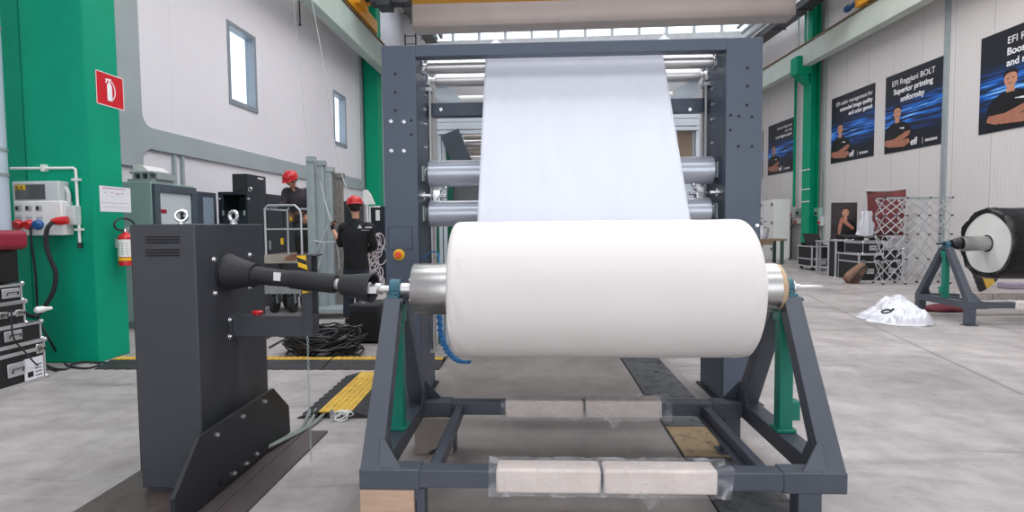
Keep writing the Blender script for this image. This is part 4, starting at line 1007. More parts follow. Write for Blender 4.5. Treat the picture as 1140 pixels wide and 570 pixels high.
b = MB(); b.box(xl_-.01, xr_+.01, yf-.02, yb+.02, ZP-.03, ZP); b.box(xl_-.02, xr_+.01, yf-.035, yf-.02, zk, ZP+.07); b.box(xl_-.02, xr_+.01, yb+.02, yb+.035, zk, ZP+.07); b.box(xl_-.035, xl_-.02, yf, yb, zk, ZP+.07)
b.build('platform', mat('worn beige toe board', (178, 166, 156), .6, .1, .12, 6), cage, bevel=.004)
b = MB(); b.prism([(at(326, 289, yf).x+.12*cos(a*pi/6)*(1+.3*sin(a)), yf-.037, at(326, 287, yf).z+.05*sin(a*pi/6)) for a in range(12)], (0, -.001, 0)); b.build('rust_mark', mat('rust', (140, 96, 74), .8, 0, .2, 20), cage, smooth=False)
b = MB(); b.box(xl_+.26, xl_+.30, yf-.03, yf-.01, at(321, 272, yf).z, at(321, 265, yf).z); b.build('control', YELLOW, cage)
z1_ = at(320, 319, YC).z; b = MB()
for x in (xl_+.08, xr_-.12): b.box(x, x+.06, YC-.1, YC+.1, .34, zk+.03)
b.build('column', DARKM, cage)
b = MB(); zb_, zt2 = at(310, 327, YC-.3).z, at(310, 319, YC-.3).z; b.box(at(299, 320, YC-.3).x, xr_+.3, YC-.35, YC+.35, zb_, zt2); b.bar(at(291, 322, YC-.3), at(301, 318, YC-.3), .05, .05); b.box(at(296, 320, YC-.3).x, at(300, 320, YC-.3).x, YC-.36, YC-.3, zb_, at(298, 313, YC-.3).z)
b.build('chassis', mat('grey chassis', (165, 165, 168), .5, .3, .1, 6), cage, bevel=.01)
for (px, y) in ((306, YC-.25), (326, YC-.25), (306, YC+.25), (326, YC+.25)):
    x = at(px, 330, YC-.25).x; rw = zb_/2*.95; b = MB(); b.lathe((x-.03, y, rw), V((1, 0, 0)), [(0, rw*.6), (0, rw), (.06, rw), (.06, rw*.6)], 24); wl_ = b.build('wheel', RUBBER, cage)
    b = MB(); b.bar((x-.045, y, rw), (x-.03, y+.0, zb_+.01), .012, .07, (0, 1, 0)); b.bar((x+.045, y, rw), (x+.03, y, zb_+.01), .012, .07, (0, 1, 0)); b.build('fork', GALV, wl_)
# telescopic mast
YM = 8.65
mast = thing('lifting_mast', 'tall grey telescopic mast standing between the lift cage and the worker with the rope', 'mast', (at(365, 300, YM).x, YM, 0))
for k, (x0, x1, yt, dy, m_) in enumerate(((344, 351.5, 178.5, 0, GALV), (353.5, 362.5, 183, .12, GALV), (364.5, 371.5, 190, .22, GALV), (373, 382.5, 197, .32, mat('perforated brownish steel', (122, 118, 114), .5, .3, .25, 30)))):
    p0, p1 = at(x0, 300, YM+dy), at(x1, 300, YM+dy); zt3 = at(x0, yt, YM+dy).z; b = MB()
    b.box(p0.x, p1.x, YM+dy-.01, YM+dy, .12, zt3); b.box(p0.x, p0.x+.02, YM+dy, YM+dy+.1, .12, zt3); b.box(p1.x-.02, p1.x, YM+dy, YM+dy+.1, .12, zt3)
    b.box(p0.x+.01, p1.x+.03, YM+dy-.03, YM+dy+.1, zt3-.02, zt3+.06)
    b.build('mast_section', m_, mast, bevel=.005)
b = MB(); p0, p1 = at(343, 300, YM), at(384, 300, YM); b.box(p0.x-.02, p1.x+.05, YM-.15, YM+.45, .1, .16)
b.build('mast_base', GALV, mast, bevel=.008)
b = MB(); p = at(362, 270, YM-.05); q = at(386, 268, YM-.05); b.tube(p, q, .012); b.tube(at(350, 268, YM-.05), p, .012); b.tube(p, at(352, 305, YM-.05), .01); b.tube(at(365, 250, YM-.05), at(352, 280, YM-.05), .01)
b.build('stay', ALU, mast)
for px, off in ((349, 0), (379, .3)):
    x = at(px, 350, YM).x; b = MB(); b.lathe((x-.02, YM-.08+off, .05), V((1, 0, 0)), [(0, .05), (.05, .05)], 16); b.build('castor', BLACK, mast)
# ropes
def rope(pts, r, m, label, nm='rope'): b = MB(); b.path(spline(pts, 8), r, 6); return tag(b.build(nm, m), label, 'rope')
g_ = J and at(370, 252, YW+.33)
ROPE = mat('grey rope', (168, 168, 170), .8, 0, .15, 30)
rope([at(350, 178.5, YM-.06), at(357, 205, 8.7), at(365, 236, 8.45), at(370, 251, YW+.36), at(376, 280, YW+.42), at(378, 300, YW+.45)], .012, ROPE, 'pale rope running from the mast top through the gloved hand of the worker')
rope([at(347, 0, 9.6), at(358, 60, 9.4), at(372, 155, 9.0), at(380, 193, 8.8), at(391, 224, 8.5), at(392.5, 250, 8.42)], .008, ROPE, 'thin rope hanging from the roof down to behind the worker\'s red helmet')
rope([at(326, 0, 11), at(333, 60, 11), at(338, 125, 10.4), at(344, 158, 10), at(349, 180, YM+.05)], .005, ROPE, 'very thin line coming down the left wall to the mast top')

# ================================================================== LEFT SIDE
def cab(name, label, x0, x1, y0, y1, z0_, z1, m, cat='cabinet', bev=.01):
    t = thing(name, label, cat, ((x0+x1)/2, (y0+y1)/2, z0_)); b = MB(); b.box(x0, x1, y0, y1, z0_+(.08 if z0_ < .01 else 0), z1)
    if z0_ < .01: b.box(x0+.03, x1-.03, y0+.03, y1-.03, 0, .08)
    b.build('body', m, t, bevel=bev); return t
# switch cabinet with open dark frame door
xc = -5.35; y0 = atX(168.5, 220, xc).y; y1 = atX(216, 220, xc).y; x0 = at(147.5, 220, y0).x; zc_ = atX(169, 202, xc).z
t = cab('switch_cabinet', 'pale grey switch cabinet with red display and round handle behind the anthracite tower', x0-.15, xc, y0, y1, 0, zc_, mat('grey green cabinet', (146, 170, 166), .45, 0, .05, 3))
b = MB(); w_ = .10
zlo = .15; b.box(xc, xc+.05, y0+.01, y0+.12, zlo, zc_-.03); b.box(xc, xc+.05, y1-.12, y1-.01, zlo, zc_-.03); b.box(xc, xc+.05, y0+.12, y1-.12, zc_-.14, zc_-.03); b.box(xc, xc+.05, y0+.12, y1-.12, zlo, zlo+.1)
b.build('door_frame', mat('slate door frame', (72, 82, 92), .45), t, bevel=.004)
b = MB(); b.box(xc+.002, xc+.02, y0+.12, y1-.12, zlo+.1, zc_-.14); pn = b.build('panel', mat('pale grey panel', (192, 202, 206), .4, 0, .03), t)
def onx(px, py, X=xc+.02): return atX(px, py, X)
b = MB(); p, q = onx(179, 233), onx(185.5, 237.5); b.box(xc+.02, xc+.025, p.y, q.y, q.z, p.z); b.build('display', mat('dark red display', (150, 30, 50), .3), pn)
b = MB(); p = onx(202, 243); b.lathe((xc+.02, p.y, p.z), V((1, 0, 0)), [(0, .03), (.03, .03)], 16); b.box(xc+.02, xc+.04, p.y-.03, p.y+.03, p.z+.04, p.z+.14); b.build('switch_knob', BLACK, pn)
b = MB(); b.box(x0-.1, xc-.0, y0+.05, y0+.55, zc_, zc_+.04)
for k in range(4): xx = x0-.06+.11*k; b.box(xx, xx+.03, y0+.1, y0+.5, zc_+.04, zc_+.12)
b.box(x0-.1, xc-.02, y0+.1, y0+.5, zc_+.12, zc_+.15); b.build('roof_louvre', mat('louvre grey', (150, 158, 160), .5), t)
# small duct box above
p = at(148, 184, y0+.6); q = at(166, 191, y0+.6); b = MB(); b.prism([(p.x, y0+.6, p.z), (q.x-.1, y0+.6, p.z), (q.x, y0+.6, q.z), (p.x, y0+.6, q.z)], (0, .5, 0))
for k in range(5): zz = q.z+(p.z-q.z)*(k+.5)/5; b.box(p.x+.05, q.x-.1, y0+.592, y0+.6, zz-.01, zz+.01)
tag(b.build('vent_box', WHITEP, bevel=.005), 'small white louvred vent box above the pale grey switch cabinet', 'vent')
# rear cabinet with dark door frame
xd = -5.3; ya = atX(219, 220, xd).y; yb2 = atX(241, 220, xd).y
t = cab('switch_cabinet', 'grey cabinet with slate framed glass door between the pale cabinet and the black rack', xd-.6, xd, ya, yb2, 0, atX(219, 212.8, xd).z, mat('slate cabinet', (62, 70, 82), .5))
b = MB(); b.box(xd, xd+.015, ya+.16, yb2-.12, .3, atX(221, 219, xd).z); b.build('door_glass', mat('blue grey door pane', (140, 156, 172), .25, .1, .04), t)
# black rack with open bay and long side
xr2 = -4.8; yr0 = atX(276, 230, xr2).y; x0 = at(243, 230, yr0).x; zt4 = at(250, 213.5, yr0).z; yr1 = atX(331, 230, xr2).y
RK = mat('blue black rack', (30, 36, 45), .45, 0, .1, 4)
t = thing('equipment_rack', 'large black equipment rack with an open bay facing the camera beside the lift', 'rack', ((x0+xr2)/2, yr0+.5, 0))
p, q = at(248, 217, yr0), at(273.5, 235, yr0); b = MB()
b.box(x0, p.x, yr0, yr1, 0, zt4); b.box(q.x, xr2, yr0, yr1, 0, zt4); b.box(p.x, q.x, yr0, yr1, p.z, zt4); b.box(p.x, q.x, yr0, yr1, 0, q.z); b.box(p.x, q.x, yr0+.5, yr1, q.z, p.z)
b.build('body', RK, t, bevel=.006)
b = MB(); b.box(p.x, q.x, yr0-.02, yr0+.0, at(250, 240, yr0).z, q.z-.0); b.build('drawer', BLACK, t, bevel=.004)
for px in (248.5, 272): r_ = at(px, 237, yr0-.03); b = MB(); b.box(r_.x-.015, r_.x+.015, yr0-.035, yr0-.02, r_.z-.04, r_.z+.04); b.build('catch', GALV, t)
for (px, py) in ((244.5, 221.5), (276.5, 221.5)): r_ = at(px, py, yr0-.02); b = MB(); b.sphere((r_.x, yr0-.015, r_.z), .022); b.build('hinge', GALV, t)
r_ = at(277, 211, yr0-.02); b = MB(); b.path([(r_.x+.03*cos(a*pi/6), yr0+.02, zt4+.035+.03*sin(a*pi/6)) for a in range(12)], .01, 6, closed=True); b.build('lifting_eye', CHROME, t)
for k in range(2):
    yy = yr0+(yr1-yr0)*(k+1)/3; b = MB(); b.box(xr2, xr2+.004, yy-.008, yy+.008, .1, zt4-.05); b.build('door_gap', BL, t, smooth=False)
r_ = atX(299.5, 273, xr2); b = MB(); b.box(xr2, xr2+.03, r_.y-.02, r_.y+.02, r_.z-.08, r_.z+.08); b.build('handle', GALV, t, bevel=.004)
xk = atX(276, 200, -4.7); b = MB(); p, q = at(258, 193.5, yr0+.1), at(276, 213, yr0+.1); yk = atX(296, 200, q.x).y
t = thing('amplifier_box', 'black box standing on top of the black equipment rack', 'box', ((p.x+q.x)/2, (yr0+.1+yk)/2, zt4))
b.box(p.x, q.x, yr0+.1, yk, zt4+.001, p.z); b.build('body', RK, t, bevel=.012); b = MB(); b.box(p.x+.04, q.x-.04, yr0+.095, yr0+.1, zt4+.05, p.z-.05); b.build('front_grille', mat('grille', (44, 42, 46), .7, 0, .4, 60), t)
b = MB(); b.box(q.x, q.x+.003, yk-.3, yk-.1, p.z-.06, p.z-.035); b.build('name_strip', WHITEP, t)
# dark cabinets beyond the working person
for (x0_, x1_, yt, Yd, lab, pipe) in ((379, 396, 224, 14.5, 'dark cabinet seen beyond the mast, left of the worker in black', 0), (410, 433, 229.5, 13.6, 'dark cabinet seen between the worker in black and the machine upright', 1)):
    p, q = at(x0_, yt, Yd), at(x1_, yt, Yd); t = cab('dark_cabinet', lab, p.x, q.x, Yd, Yd+.7, 0, p.z, RK)
    b = MB(); b.box((p.x+q.x)/2-.005, (p.x+q.x)/2+.005, Yd-.004, Yd, .1, p.z-.05); b.build('door_gap', BL, t, smooth=False)
    if pipe:
        b = MB(); b.path([(p.x+.05, Yd-.05, at(412, 250, Yd).z), (p.x+.05, Yd-.05, p.z-.02), (q.x-.2, Yd-.05, p.z-.02)], .022, 6); b.box(q.x-.3, q.x-.22, Yd-.1, Yd-.02, p.z-.35, p.z-.1); b.build('cable_rail', WHITEP, t)
Yd = 12.6; b = MB()
for k in range(26):
    c = at(random.uniform(413, 424), random.uniform(262, 318), Yd); r_ = random.uniform(.08, .2); tl = random.uniform(0, 3)
    b.path([(c.x+r_*.6*cos(2*pi*i/16), Yd+.12*sin(2*pi*i/16+tl), max(.02, c.z+r_*sin(2*pi*i/16)*1.2)) for i in range(16)], .012, 5, closed=True)
tag(b.build('cable_tangle', mat('pale cable', (186, 176, 180), .6)), 'tangle of pale cables heaped in front of the dark cabinet behind the worker', 'cables')
tp = at(400, 224, 16); b = MB(); b.prism([at(404, 212, 16), at(408, 211, 16), at(412, 216, 16), at(417, 227.5, 16), at(404, 227.5, 16)], (0, .1, 0)); b.bar((at(408, 220, 16).x, 16.05, 0), (at(408, 220, 16).x, 16.05, tp.z), .06, .06); tag(b.build('sheet_guard', WHITEP), 'white sheet guard rising behind the red helmet of the worker in black', 'guard')

# ---- on the near green column
FX = PX; face = lambda px, py, off=.004: atX(px, py, FX+off)
q = [face(106, 78.5), face(137.2, 86.5), face(138, 122), face(108, 116.5)]
ya_, yb_ = (q[0].y+q[3].y)/2, (q[1].y+q[2].y)/2; za_, zb_ = (q[2].z+q[3].z)/2, (q[0].z+q[1].z)/2
t = thing('fire_extinguisher_sign', 'red square sign with a white extinguisher symbol high on the near green column', 'sign', (FX, (ya_+yb_)/2, za_))
b = MB(); b.box(FX+.001, FX+.004, ya_, yb_, za_, zb_); b.build('panel', mat('sign red', (205, 22, 38), .35, 0, .02), t)
b = MB(); cy_ = (ya_+yb_)/2; cz_ = (za_+zb_)/2; S = (zb_-za_)
X_ = FX+.0045
b.box(X_, X_+.001, ya_, yb_, zb_-.008, zb_); b.box(X_, X_+.001, ya_, yb_, za_, za_+.008); b.box(X_, X_+.001, ya_, ya_+.008, za_, zb_); b.box(X_, X_+.001, yb_-.008, yb_, za_, zb_)
b.build('border', INKW, t, smooth=False)
b = MB(); P_ = lambda u_, v_: (X_, cy_+u_*S, cz_+v_*S)
def pp(pl, th=.001): b.prism([P_(*u_) for u_ in pl], (th, 0, 0))
pp([(-.13, -.32), (.07, -.32), (.07, .12), (.05, .18), (.0, .22), (-.06, .22), (-.11, .18), (-.13, .12)]); pp([(-.06, .22), (.0, .22), (.0, .29), (-.06, .29)]); pp([(-.18, .27), (.06, .31), (.06, .35), (-.18, .33)]); pp([(-.2, .20), (-.16, .19), (-.1, .29), (-.14, .31)])
arc = [(.03+.17*sin(pi*k/8)*1.0, .27-.27*(1-cos(pi*k/8))) for k in range(9)]
for (u0, v0), (u1, v1) in zip(arc[:-1], arc[1:]):
    d = V((u1-u0, v1-v0)).normalized()*.018; pp([(u0-d.y, v0+d.x), (u1-d.y, v1+d.x), (u1+d.y, v1-d.x), (u0+d.y, v0-d.x)])
b.build('symbol', INKW, t, smooth=False)
q = [face(110.5, 206.5), face(145.5, 209.5), face(146, 236), face(112, 236)]
ya_, yb_ = (q[0].y+q[3].y)/2, (q[1].y+q[2].y)/2; za_, zb_ = (q[2].z+q[3].z)/2, (q[0].z+q[1].z)/2
t = thing('paper_notice', 'white paper notice taped to the near green column above the extinguisher', 'notice', (FX, (ya_+yb_)/2, za_))
b = MB(); b.box(FX+.001, FX+.003, ya_, yb_, za_, zb_); b.build('sheet', PAPER, t, smooth=False)
b = MB(); X_ = FX+.0035
for k, (v0, u0, u1) in enumerate(((.90, .1, .8), (.72, .15, .2), (.74, .35, .42), (.70, .5, .62), (.73, .68, .75), (.35, .05, .95), (.18, .1, .9))): b.box(X_, X_+.0006, ya_+(yb_-ya_)*u0, ya_+(yb_-ya_)*u1, za_+(zb_-za_)*v0, za_+(zb_-za_)*v0+(.012 if k < 5 else .004))
b.build('print', mat('mauve ink', (186, 150, 172), .7), t, smooth=False)
# extinguisher
c = face(140.5, 275, .11); zb_, zt5 = face(140, 296, .11).z, face(140, 260, .11).z
t = thing('fire_extinguisher', 'red fire extinguisher with black hose hanging on the near green column', 'fire extinguisher', (c.x, c.y, zb_))
b = MB(); b.lathe((c.x, c.y, zb_), V((0, 0, 1)), [(0, .06), (.01, .078), (zt5-zb_-.04, .078), (zt5-zb_-.01, .055), (zt5-zb_, .03), (zt5-zb_+.02, .022)], 32); b.build('cylinder', RED, t)
b = MB(); b.lathe((c.x, c.y, zb_+.10), V((0, 0, 1)), [(0, .0788), (.19, .0788)], 32, cap=False); lb_ = b.build('label_wrap', WHITEP, t)
b = MB(); b.lathe((c.x, c.y, zb_+.06), V((0, 0, 1)), [(0, .079), (.03, .079)], 32, cap=False); b.build('yellow_band', YELLOW, t)
b = MB()
for k in range(5):
    for j in range(3): a_ = -1.9+.5*j; b.box(c.x+.0795*cos(a_)-.006, c.x+.0795*cos(a_)+.006, c.y+.0795*sin(a_)-.001, c.y+.0795*sin(a_)+.001, zb_+.13+.028*k, zb_+.138+.028*k)
b.build('label_print', BLACK, lb_, smooth=False)
b = MB(); b.lathe((c.x, c.y, zt5+.02), V((0, 0, 1)), [(0, .025), (.03, .025)], 16); b.bar((c.x, c.y-.02, zt5+.05), (c.x, c.y+.12, zt5+.075), .02, .01); b.bar((c.x, c.y-.02, zt5+.035), (c.x, c.y+.10, zt5+.04), .02, .008); b.build('valve_handle', CHROME, t)
b = MB(); pts = [V((c.x, c.y-.03, zt5+.035)), V((c.x, c.y-.13, zt5+.05)), V((c.x, c.y-.16, zt5+.11)), V((c.x, c.y-.06, zt5+.165)), V((c.x+.0, c.y+.10, zt5+.14)), V((c.x+.0, c.y+.17, zt5+.06))]
b.path(spline(pts, 8), .0105, 8); b.build('hose', RUBBER, t)
b = MB(); b.box(FX+.001, c.x-.078, c.y-.02, c.y+.02, zb_+.2, zb_+.3); b.build('wall_hook', GALV, t)
# distribution box on the dark face
YP = PY; fb = lambda px, py, off=.02: at(px, py, YP-off)
t = thing('distribution_box', 'white distribution box with red and blue sockets on the near green column', 'electrical box', (fb(40, 262).x, YP-.08, fb(40, 262).z))
def fbox(px0, py0, px1, py1, y0_, y1_, m_, nm, par, bev=.004):
    p, q = at(px0, py0, y0_), at(px1, py1, y0_); b = MB(); b.box(p.x, q.x, y0_, y1_, q.z, p.z); return b.build(nm, m_, par, bevel=bev)
fbox(13, 202, 66, 225, YP-.14, YP-.002, GREYP, 'meter_housing', t, .01); fbox(14.5, 224, 70, 262, YP-.15, YP-.002, WHITEP, 'socket_housing', t, .012)
fbox(16, 205.5, 50.5, 222, YP-.145, YP-.139, mat('smoky window', (84, 88, 90), .15), 'meter_window', t, .002)
lb_ = fbox(17, 206, 28, 211.5, YP-.147, YP-.1445, YELLOW, 'yellow_label', t, 0)
b = MB(); p = at(18, 211.2, YP-.148); add_text(b, 'E-5', .055, frame(p, (1, 0, 0), (0, 0, 1), (0, -1, 0)), .001); b.build('lettering', BLACK, lb_, smooth=False)
fbox(67, 229, 83, 250.5, YP-.10, YP-.002, GREYP, 'junction_box', t, .01)
for (px, m_) in ((21.5, RED), (34, RED), (44, BLUEP)):
    p = at(px, 249.5, YP-.15); b = MB(); b.lathe(p, V((0, -1, -.35)), [(0, .05), (.04, .048), (.05, .042), (.05, .03)], 24); b.build('socket', m_, t)
for px in (20.5, 32, 43.5):
    p = at(px, 232, YP-.15); b = MB(); b.box(p.x-.035, p.x+.035, YP-.154, YP-.15, p.z-.03, p.z+.03); br_ = b.build('breaker_window', mat('breaker pane', (170, 176, 178), .2), t, bevel=.002)
    b = MB(); b.box(p.x-.02, p.x+.0, YP-.165, YP-.154, p.z-.015, p.z+.02); b.box(p.x-.03, p.x+.035, YP-.1515, YP-.15, p.z-.10, p.z-.095); b.build('breaker_switch', BLACK, br_)
    b = MB(); b.box(p.x-.04, p.x+.035, YP-.1508, YP-.15, p.z-.13, p.z-.07); b.build('socket_label', mat('pale label', (200, 204, 210), .6), t, smooth=False)
p = at(66, 244, YP-.17); b = MB(); b.lathe(p+V((.09, 0, -.01)), V((-1, -.35, -.12)), [(0, .04), (.05, .042), (.10, .038), (.14, .025)], 20); pl_ = b.build('red_plug', RED, t)
b = MB(); b.path(spline([at(64, 209, YP-.05), at(73, 209.5, YP-.05), at(76.5, 217, YP-.05), at(76.5, 229, YP-.05)], 6), .02, 10); b.build('conduit_bend', GREYP, t)
# cables from the box
def cable(pts, r, label, m=RUBBER, n=8, nm='cable'):
    b = MB(); b.path(spline(pts, n), r, 8); return tag(b.build(nm, m), label, 'cable')
cable([at(59, 247, YP-.24), at(52.5, 255, YP-.27), at(51.5, 272, YP-.27), at(56, 288, YP-.25), at(62, 304, YP-.22), at(60, 322, YP-.22), at(52, 338, YP-.25), at(43, 350, YP-.3), at(36, 352, YP-.35), at(29, 350, YP-.45)], .021, 'thick black power cable bowing down from the red plug on the near green column')
cable([at(34, 252, YP-.20), at(35, 270, YP-.2), at(39, 300, YP-.18), at(41, 330, YP-.15), at(43, 355, YP-.12), at(55, 378, YP-.12), fl(68, 402)+V((0, 0, .02)), fl(78, 409)+V((0, 0, .012)), fl(98, 411)+V((0, 0, .012)), fl(112, 406)+V((0, 0, .012)), fl(96, 404)+V((0, 0, .012)), fl(80, 409)+V((0, 0, .03)), fl(74, 412)+V((0, 0, .012)), fl(62, 412)+V((0, 0, .012)), fl(52, 408)+V((0, 0, .012))], .011, 'thin black cable dropping from the red socket and coiling on the floor')
cable([fl(100, 405)+V((0, 0, .012)), fl(112, 404.5)+V((0, 0, .012)), fl(126, 405)+V((0, 0, .012)), fl(150, 402)+V((0, 0, .012))], .011, 'dark green cable lying along the foot of the near green column', mat('dark green cable', (22, 70, 60), .5))
# conduit on the dark face
t = thing('white_conduit', 'thin white conduit bending down the near green column right of the distribution box', 'conduit', (at(85, 275, YP).x, YP, at(88, 275, YP).z))
b = MB(); b.path([at(12, 187.5, YP-.03), at(82, 187, YP-.03), at(84, 188.5, YP-.03), at(84.5, 192, YP-.03), at(89, 271, YP-.03)], .0135, 8); b.build('pipe', WHITEP, t)
b = MB(); b.tube(at(89, 270, YP-.03), at(89.2, 276, YP-.03), .022); b.build('end_gland', DARKM, t)
for (px, py) in ((49, 187), (84.7, 200), (88, 255.5)):
    p = at(px, py, YP-.03); b = MB(); b.box(p.x-.02 if px == 49 else p.x-.035, p.x+.02 if px == 49 else p.x+.035, YP-.05, YP-.001, p.z-.035 if px == 49 else p.z-.012, p.z+.035 if px == 49 else p.z+.012); b.build('clip', WHITEP, t)
# big pipe at the left edge
t = thing('downpipe', 'thick pale blue grey vertical pipe at the left edge before the near green column', 'pipe', (at(-4, 300, 5.3).x, 5.3, 0))
p = at(-3.5, 200, 5.3); b = MB(); b.tube((p.x-.05, 5.3, 0), (p.x-.05, 5.3, ZT-.1), .125, n=32); b.build('pipe', mat('pale blue grey pipe', (186, 198, 212), .4, 0, .03), t)
for py in (30, 196, 168): z = at(0, py, 5.3).z; b = MB(); b.lathe((p.x-.05, 5.3, z), V((0, 0, 1)), [(0, .126), (0, .133), (.03, .133), (.03, .126)], 32); b.build('joint_ring', GALV, t)

# ---- flight cases (stack at the left edge) : faces turned to +X
def flight_case(label, x0, x1, y0, y1, z0_, z1, face='x', lid=None, group=None, latches=(.2, .8), handle=.5, corners=True, castor=0., catname='flight_case', mbody=BLACKC, e=.018):
    t = thing(catname, label, 'flight case', ((x0+x1)/2, (y0+y1)/2, z0_-castor), group)
    b = MB(); b.box(x0+.004, x1-.004, y0+.004, y1-.004, z0_+.004, z1-.004); b.build('shell', mbody, t, bevel=.004)
    b = MB(); pts = [(x, y, z) for x in (x0, x1) for y in (y0, y1) for z in (z0_, z1)]
    def ed(p, q):
        p, q = V(p), V(q); b.box(min(p.x, q.x)-(.002 if p.x == x0 else e if p.x == x1 else 0)*(p.x == q.x), max(p.x, q.x)+(e if p.x == x0 else .002)*(p.x == q.x),
              min(p.y, q.y)-(.002 if p.y == y0 else e)*(p.y == q.y), max(p.y, q.y)+(e if p.y == y0 else .002)*(p.y == q.y), min(p.z, q.z)-(.002 if p.z == z0_ else e)*(p.z == q.z), max(p.z, q.z)+(e if p.z == z0_ else .002)*(p.z == q.z))
    for x in (x0, x1):
        for y in (y0, y1): ed((x, y, z0_), (x, y, z1))
        for z in (z0_, z1): ed((x, y0, z), (x, y1, z))
    for y in (y0, y1):
        for z in (z0_, z1): ed((x0, y, z), (x1, y, z))
    if lid:
        zl = z0_+(z1-z0_)*lid; b.box(x0-.004, x1+.004, y0-.004, y1+.004, zl-.016, zl+.016)
    b.build('edge_trim', ALU, t, bevel=.003)
    if corners:
        for p in pts:
            if (face == 'x' and p[0] == x1) or (face == 'y' and p[1] == y0) or p[2] == z1:
                b = MB(); b.sphere(p, .024 if e > .014 else .018, (1, 1, 1), 10, 8); b.build('corner', CHROME, t)
    def plate(u_, v_, w_, h_, nm, m_):
        z = z0_+(z1-z0_)*v_
        if face == 'x': y = y0+(y1-y0)*u_; b = MB(); b.box(x1+.001, x1+.010, y-w_/2, y+w_/2, z-h_/2, z+h_/2); o = b.build(nm, m_, t, bevel=.003); b = MB(); b.path([(x1+.02, y-w_*.3, z-.2*h_), (x1+.03, y-w_*.3, z+.1*h_), (x1+.03, y+w_*.3, z+.1*h_), (x1+.02, y+w_*.3, z-.2*h_)], .006, 6); b.build('grip', BLACK, o)
        else: x = x0+(x1-x0)*u_; b = MB(); b.box(x-w_/2, x+w_/2, y0-.010, y0-.001, z-h_/2, z+h_/2); o = b.build(nm, m_, t, bevel=.003); b = MB(); b.path([(x-w_*.3, y0-.02, z-.2*h_), (x-w_*.3, y0-.03, z+.1*h_), (x+w_*.3, y0-.03, z+.1*h_), (x+w_*.3, y0-.02, z-.2*h_)], .006, 6); b.build('grip', BLACK, o)
    hv = .5 if not lid else lid*.5
    if handle is not None: plate(handle, hv, .17, min(.12, (z1-z0_)*.55), 'handle', ALU)
    if lid:
        for u_ in latches: plate(u_, lid, .09, min(.09, (z1-z0_)*.3), 'latch', CHROME)
    if castor:
        for x in (x0+.08, x1-.08):
            for y in (y0+.08, y1-.08): b = MB(); b.lathe((x-.02, y, castor/2+z0_-castor), V((1, 0, 0)), [(0, castor/2), (.04, castor/2)], 16); b.box(x-.035, x+.035, y-.03, y+.03, z0_-.02, z0_); b.build('castor', BLACK, t)
    return t
CX = -4.66
zz = lambda px, py: atX(px, py, CX).z
yA = atX(50.5, 400, CX).y; z0a = 0.0; z1a = zz(49.5, 377.5); yB_ = atX(47, 365, CX).y; z1b = zz(46.5, 357.5); yC_ = atX(30.5, 350, CX).y; z1c = zz(29, 336.5); z1d = zz(27, 315.5)
flight_case('large black flight case with white sticker, bottom of the stack at the left edge', CX-.7, CX, yA-1.1, yA, .02, z1a, lid=.78, latches=(.3, .95), handle=.72)
flight_case('black flight case with metal handle, second from the floor in the left stack', CX-.65, CX-.01, yB_-1.05, yB_, z1a+.012, z1b+.0, handle=.72, lid=None)
flight_case('small black flight case with latches, third from the floor in the left stack', CX-.6, CX-.02, yC_-.8, yC_, z1b+.012, z1c+.01, handle=None, lid=.5, latches=(.72, .93))
flight_case('thin black flight case with a brass latch, fourth from the floor in the left stack', CX-.6, CX-.02, yC_-.8, yC_-.02, z1c+.022, z1d, handle=.85, lid=None)
p = atX(41, 406, CX+.003); b = MB(); b.box(CX+.002, CX+.004, p.y-.13, p.y+.07, zz(40, 421), zz(40, 397)); c_ = b.build('sticker', PAPER, bpy.data.objects['flight_case'])
b = MB(); b.box(CX+.004, CX+.0055, p.y-.10, p.y-.04, zz(40, 418), zz(40, 412))
for k in range(4): b.box(CX+.004, CX+.0055, p.y-.02, p.y+.05, zz(40, 418-4*k), zz(40, 417-4*k))
b.build('sticker_print', BLACK, c_, smooth=False)
ztop = zz(25, 278); b = MB(); b.box(CX-.65, CX-.03, yC_-.9, yC_-.03, z1d+.012, ztop); b.box(CX-.03, CX-.015, yC_-.8, yC_-.1, z1d+.03, ztop-.03)
tag(b.build('loudspeaker', BLACK, bevel=.02), 'black loudspeaker box on top of the flight case stack under the red cushion', 'speaker')
b = MB(); b.box(CX-.62, CX+.02, yC_-.8, yC_+.05, ztop+.002, zz(25, 256)); o = b.build('red_cushion', REDC, bevel=.05); tag(o, 'dark red padded cushion on top of the black box at the left edge', 'cushion'); o.modifiers['bevel'].segments = 5
p = atX(34, 345, CX+.05); b = MB(); b.lathe((CX+.02, yC_+.06, zz(33, 346)), V((.3, 1, 0)), [(0, .02), (.02, .032), (.07, .03), (.09, .02), (.14, .015)], 16); tag(b.build('cable_connector', WHITEP), 'white cable connector sticking out beside the left flight case stack', 'connector')
b = MB(); b.path(spline([atX(13, 345, CX+.03), atX(13, 362, CX+.03), atX(16, 378, CX+.03), atX(28, 392, CX+.03), atX(40, 405, CX+.04), fl(52, 411, .012), fl(64, 413, .012)], 8), .007, 6); tag(b.build('cable', RUBBER), 'thin black cable running down the front of the left flight case stack to the floor', 'cable')

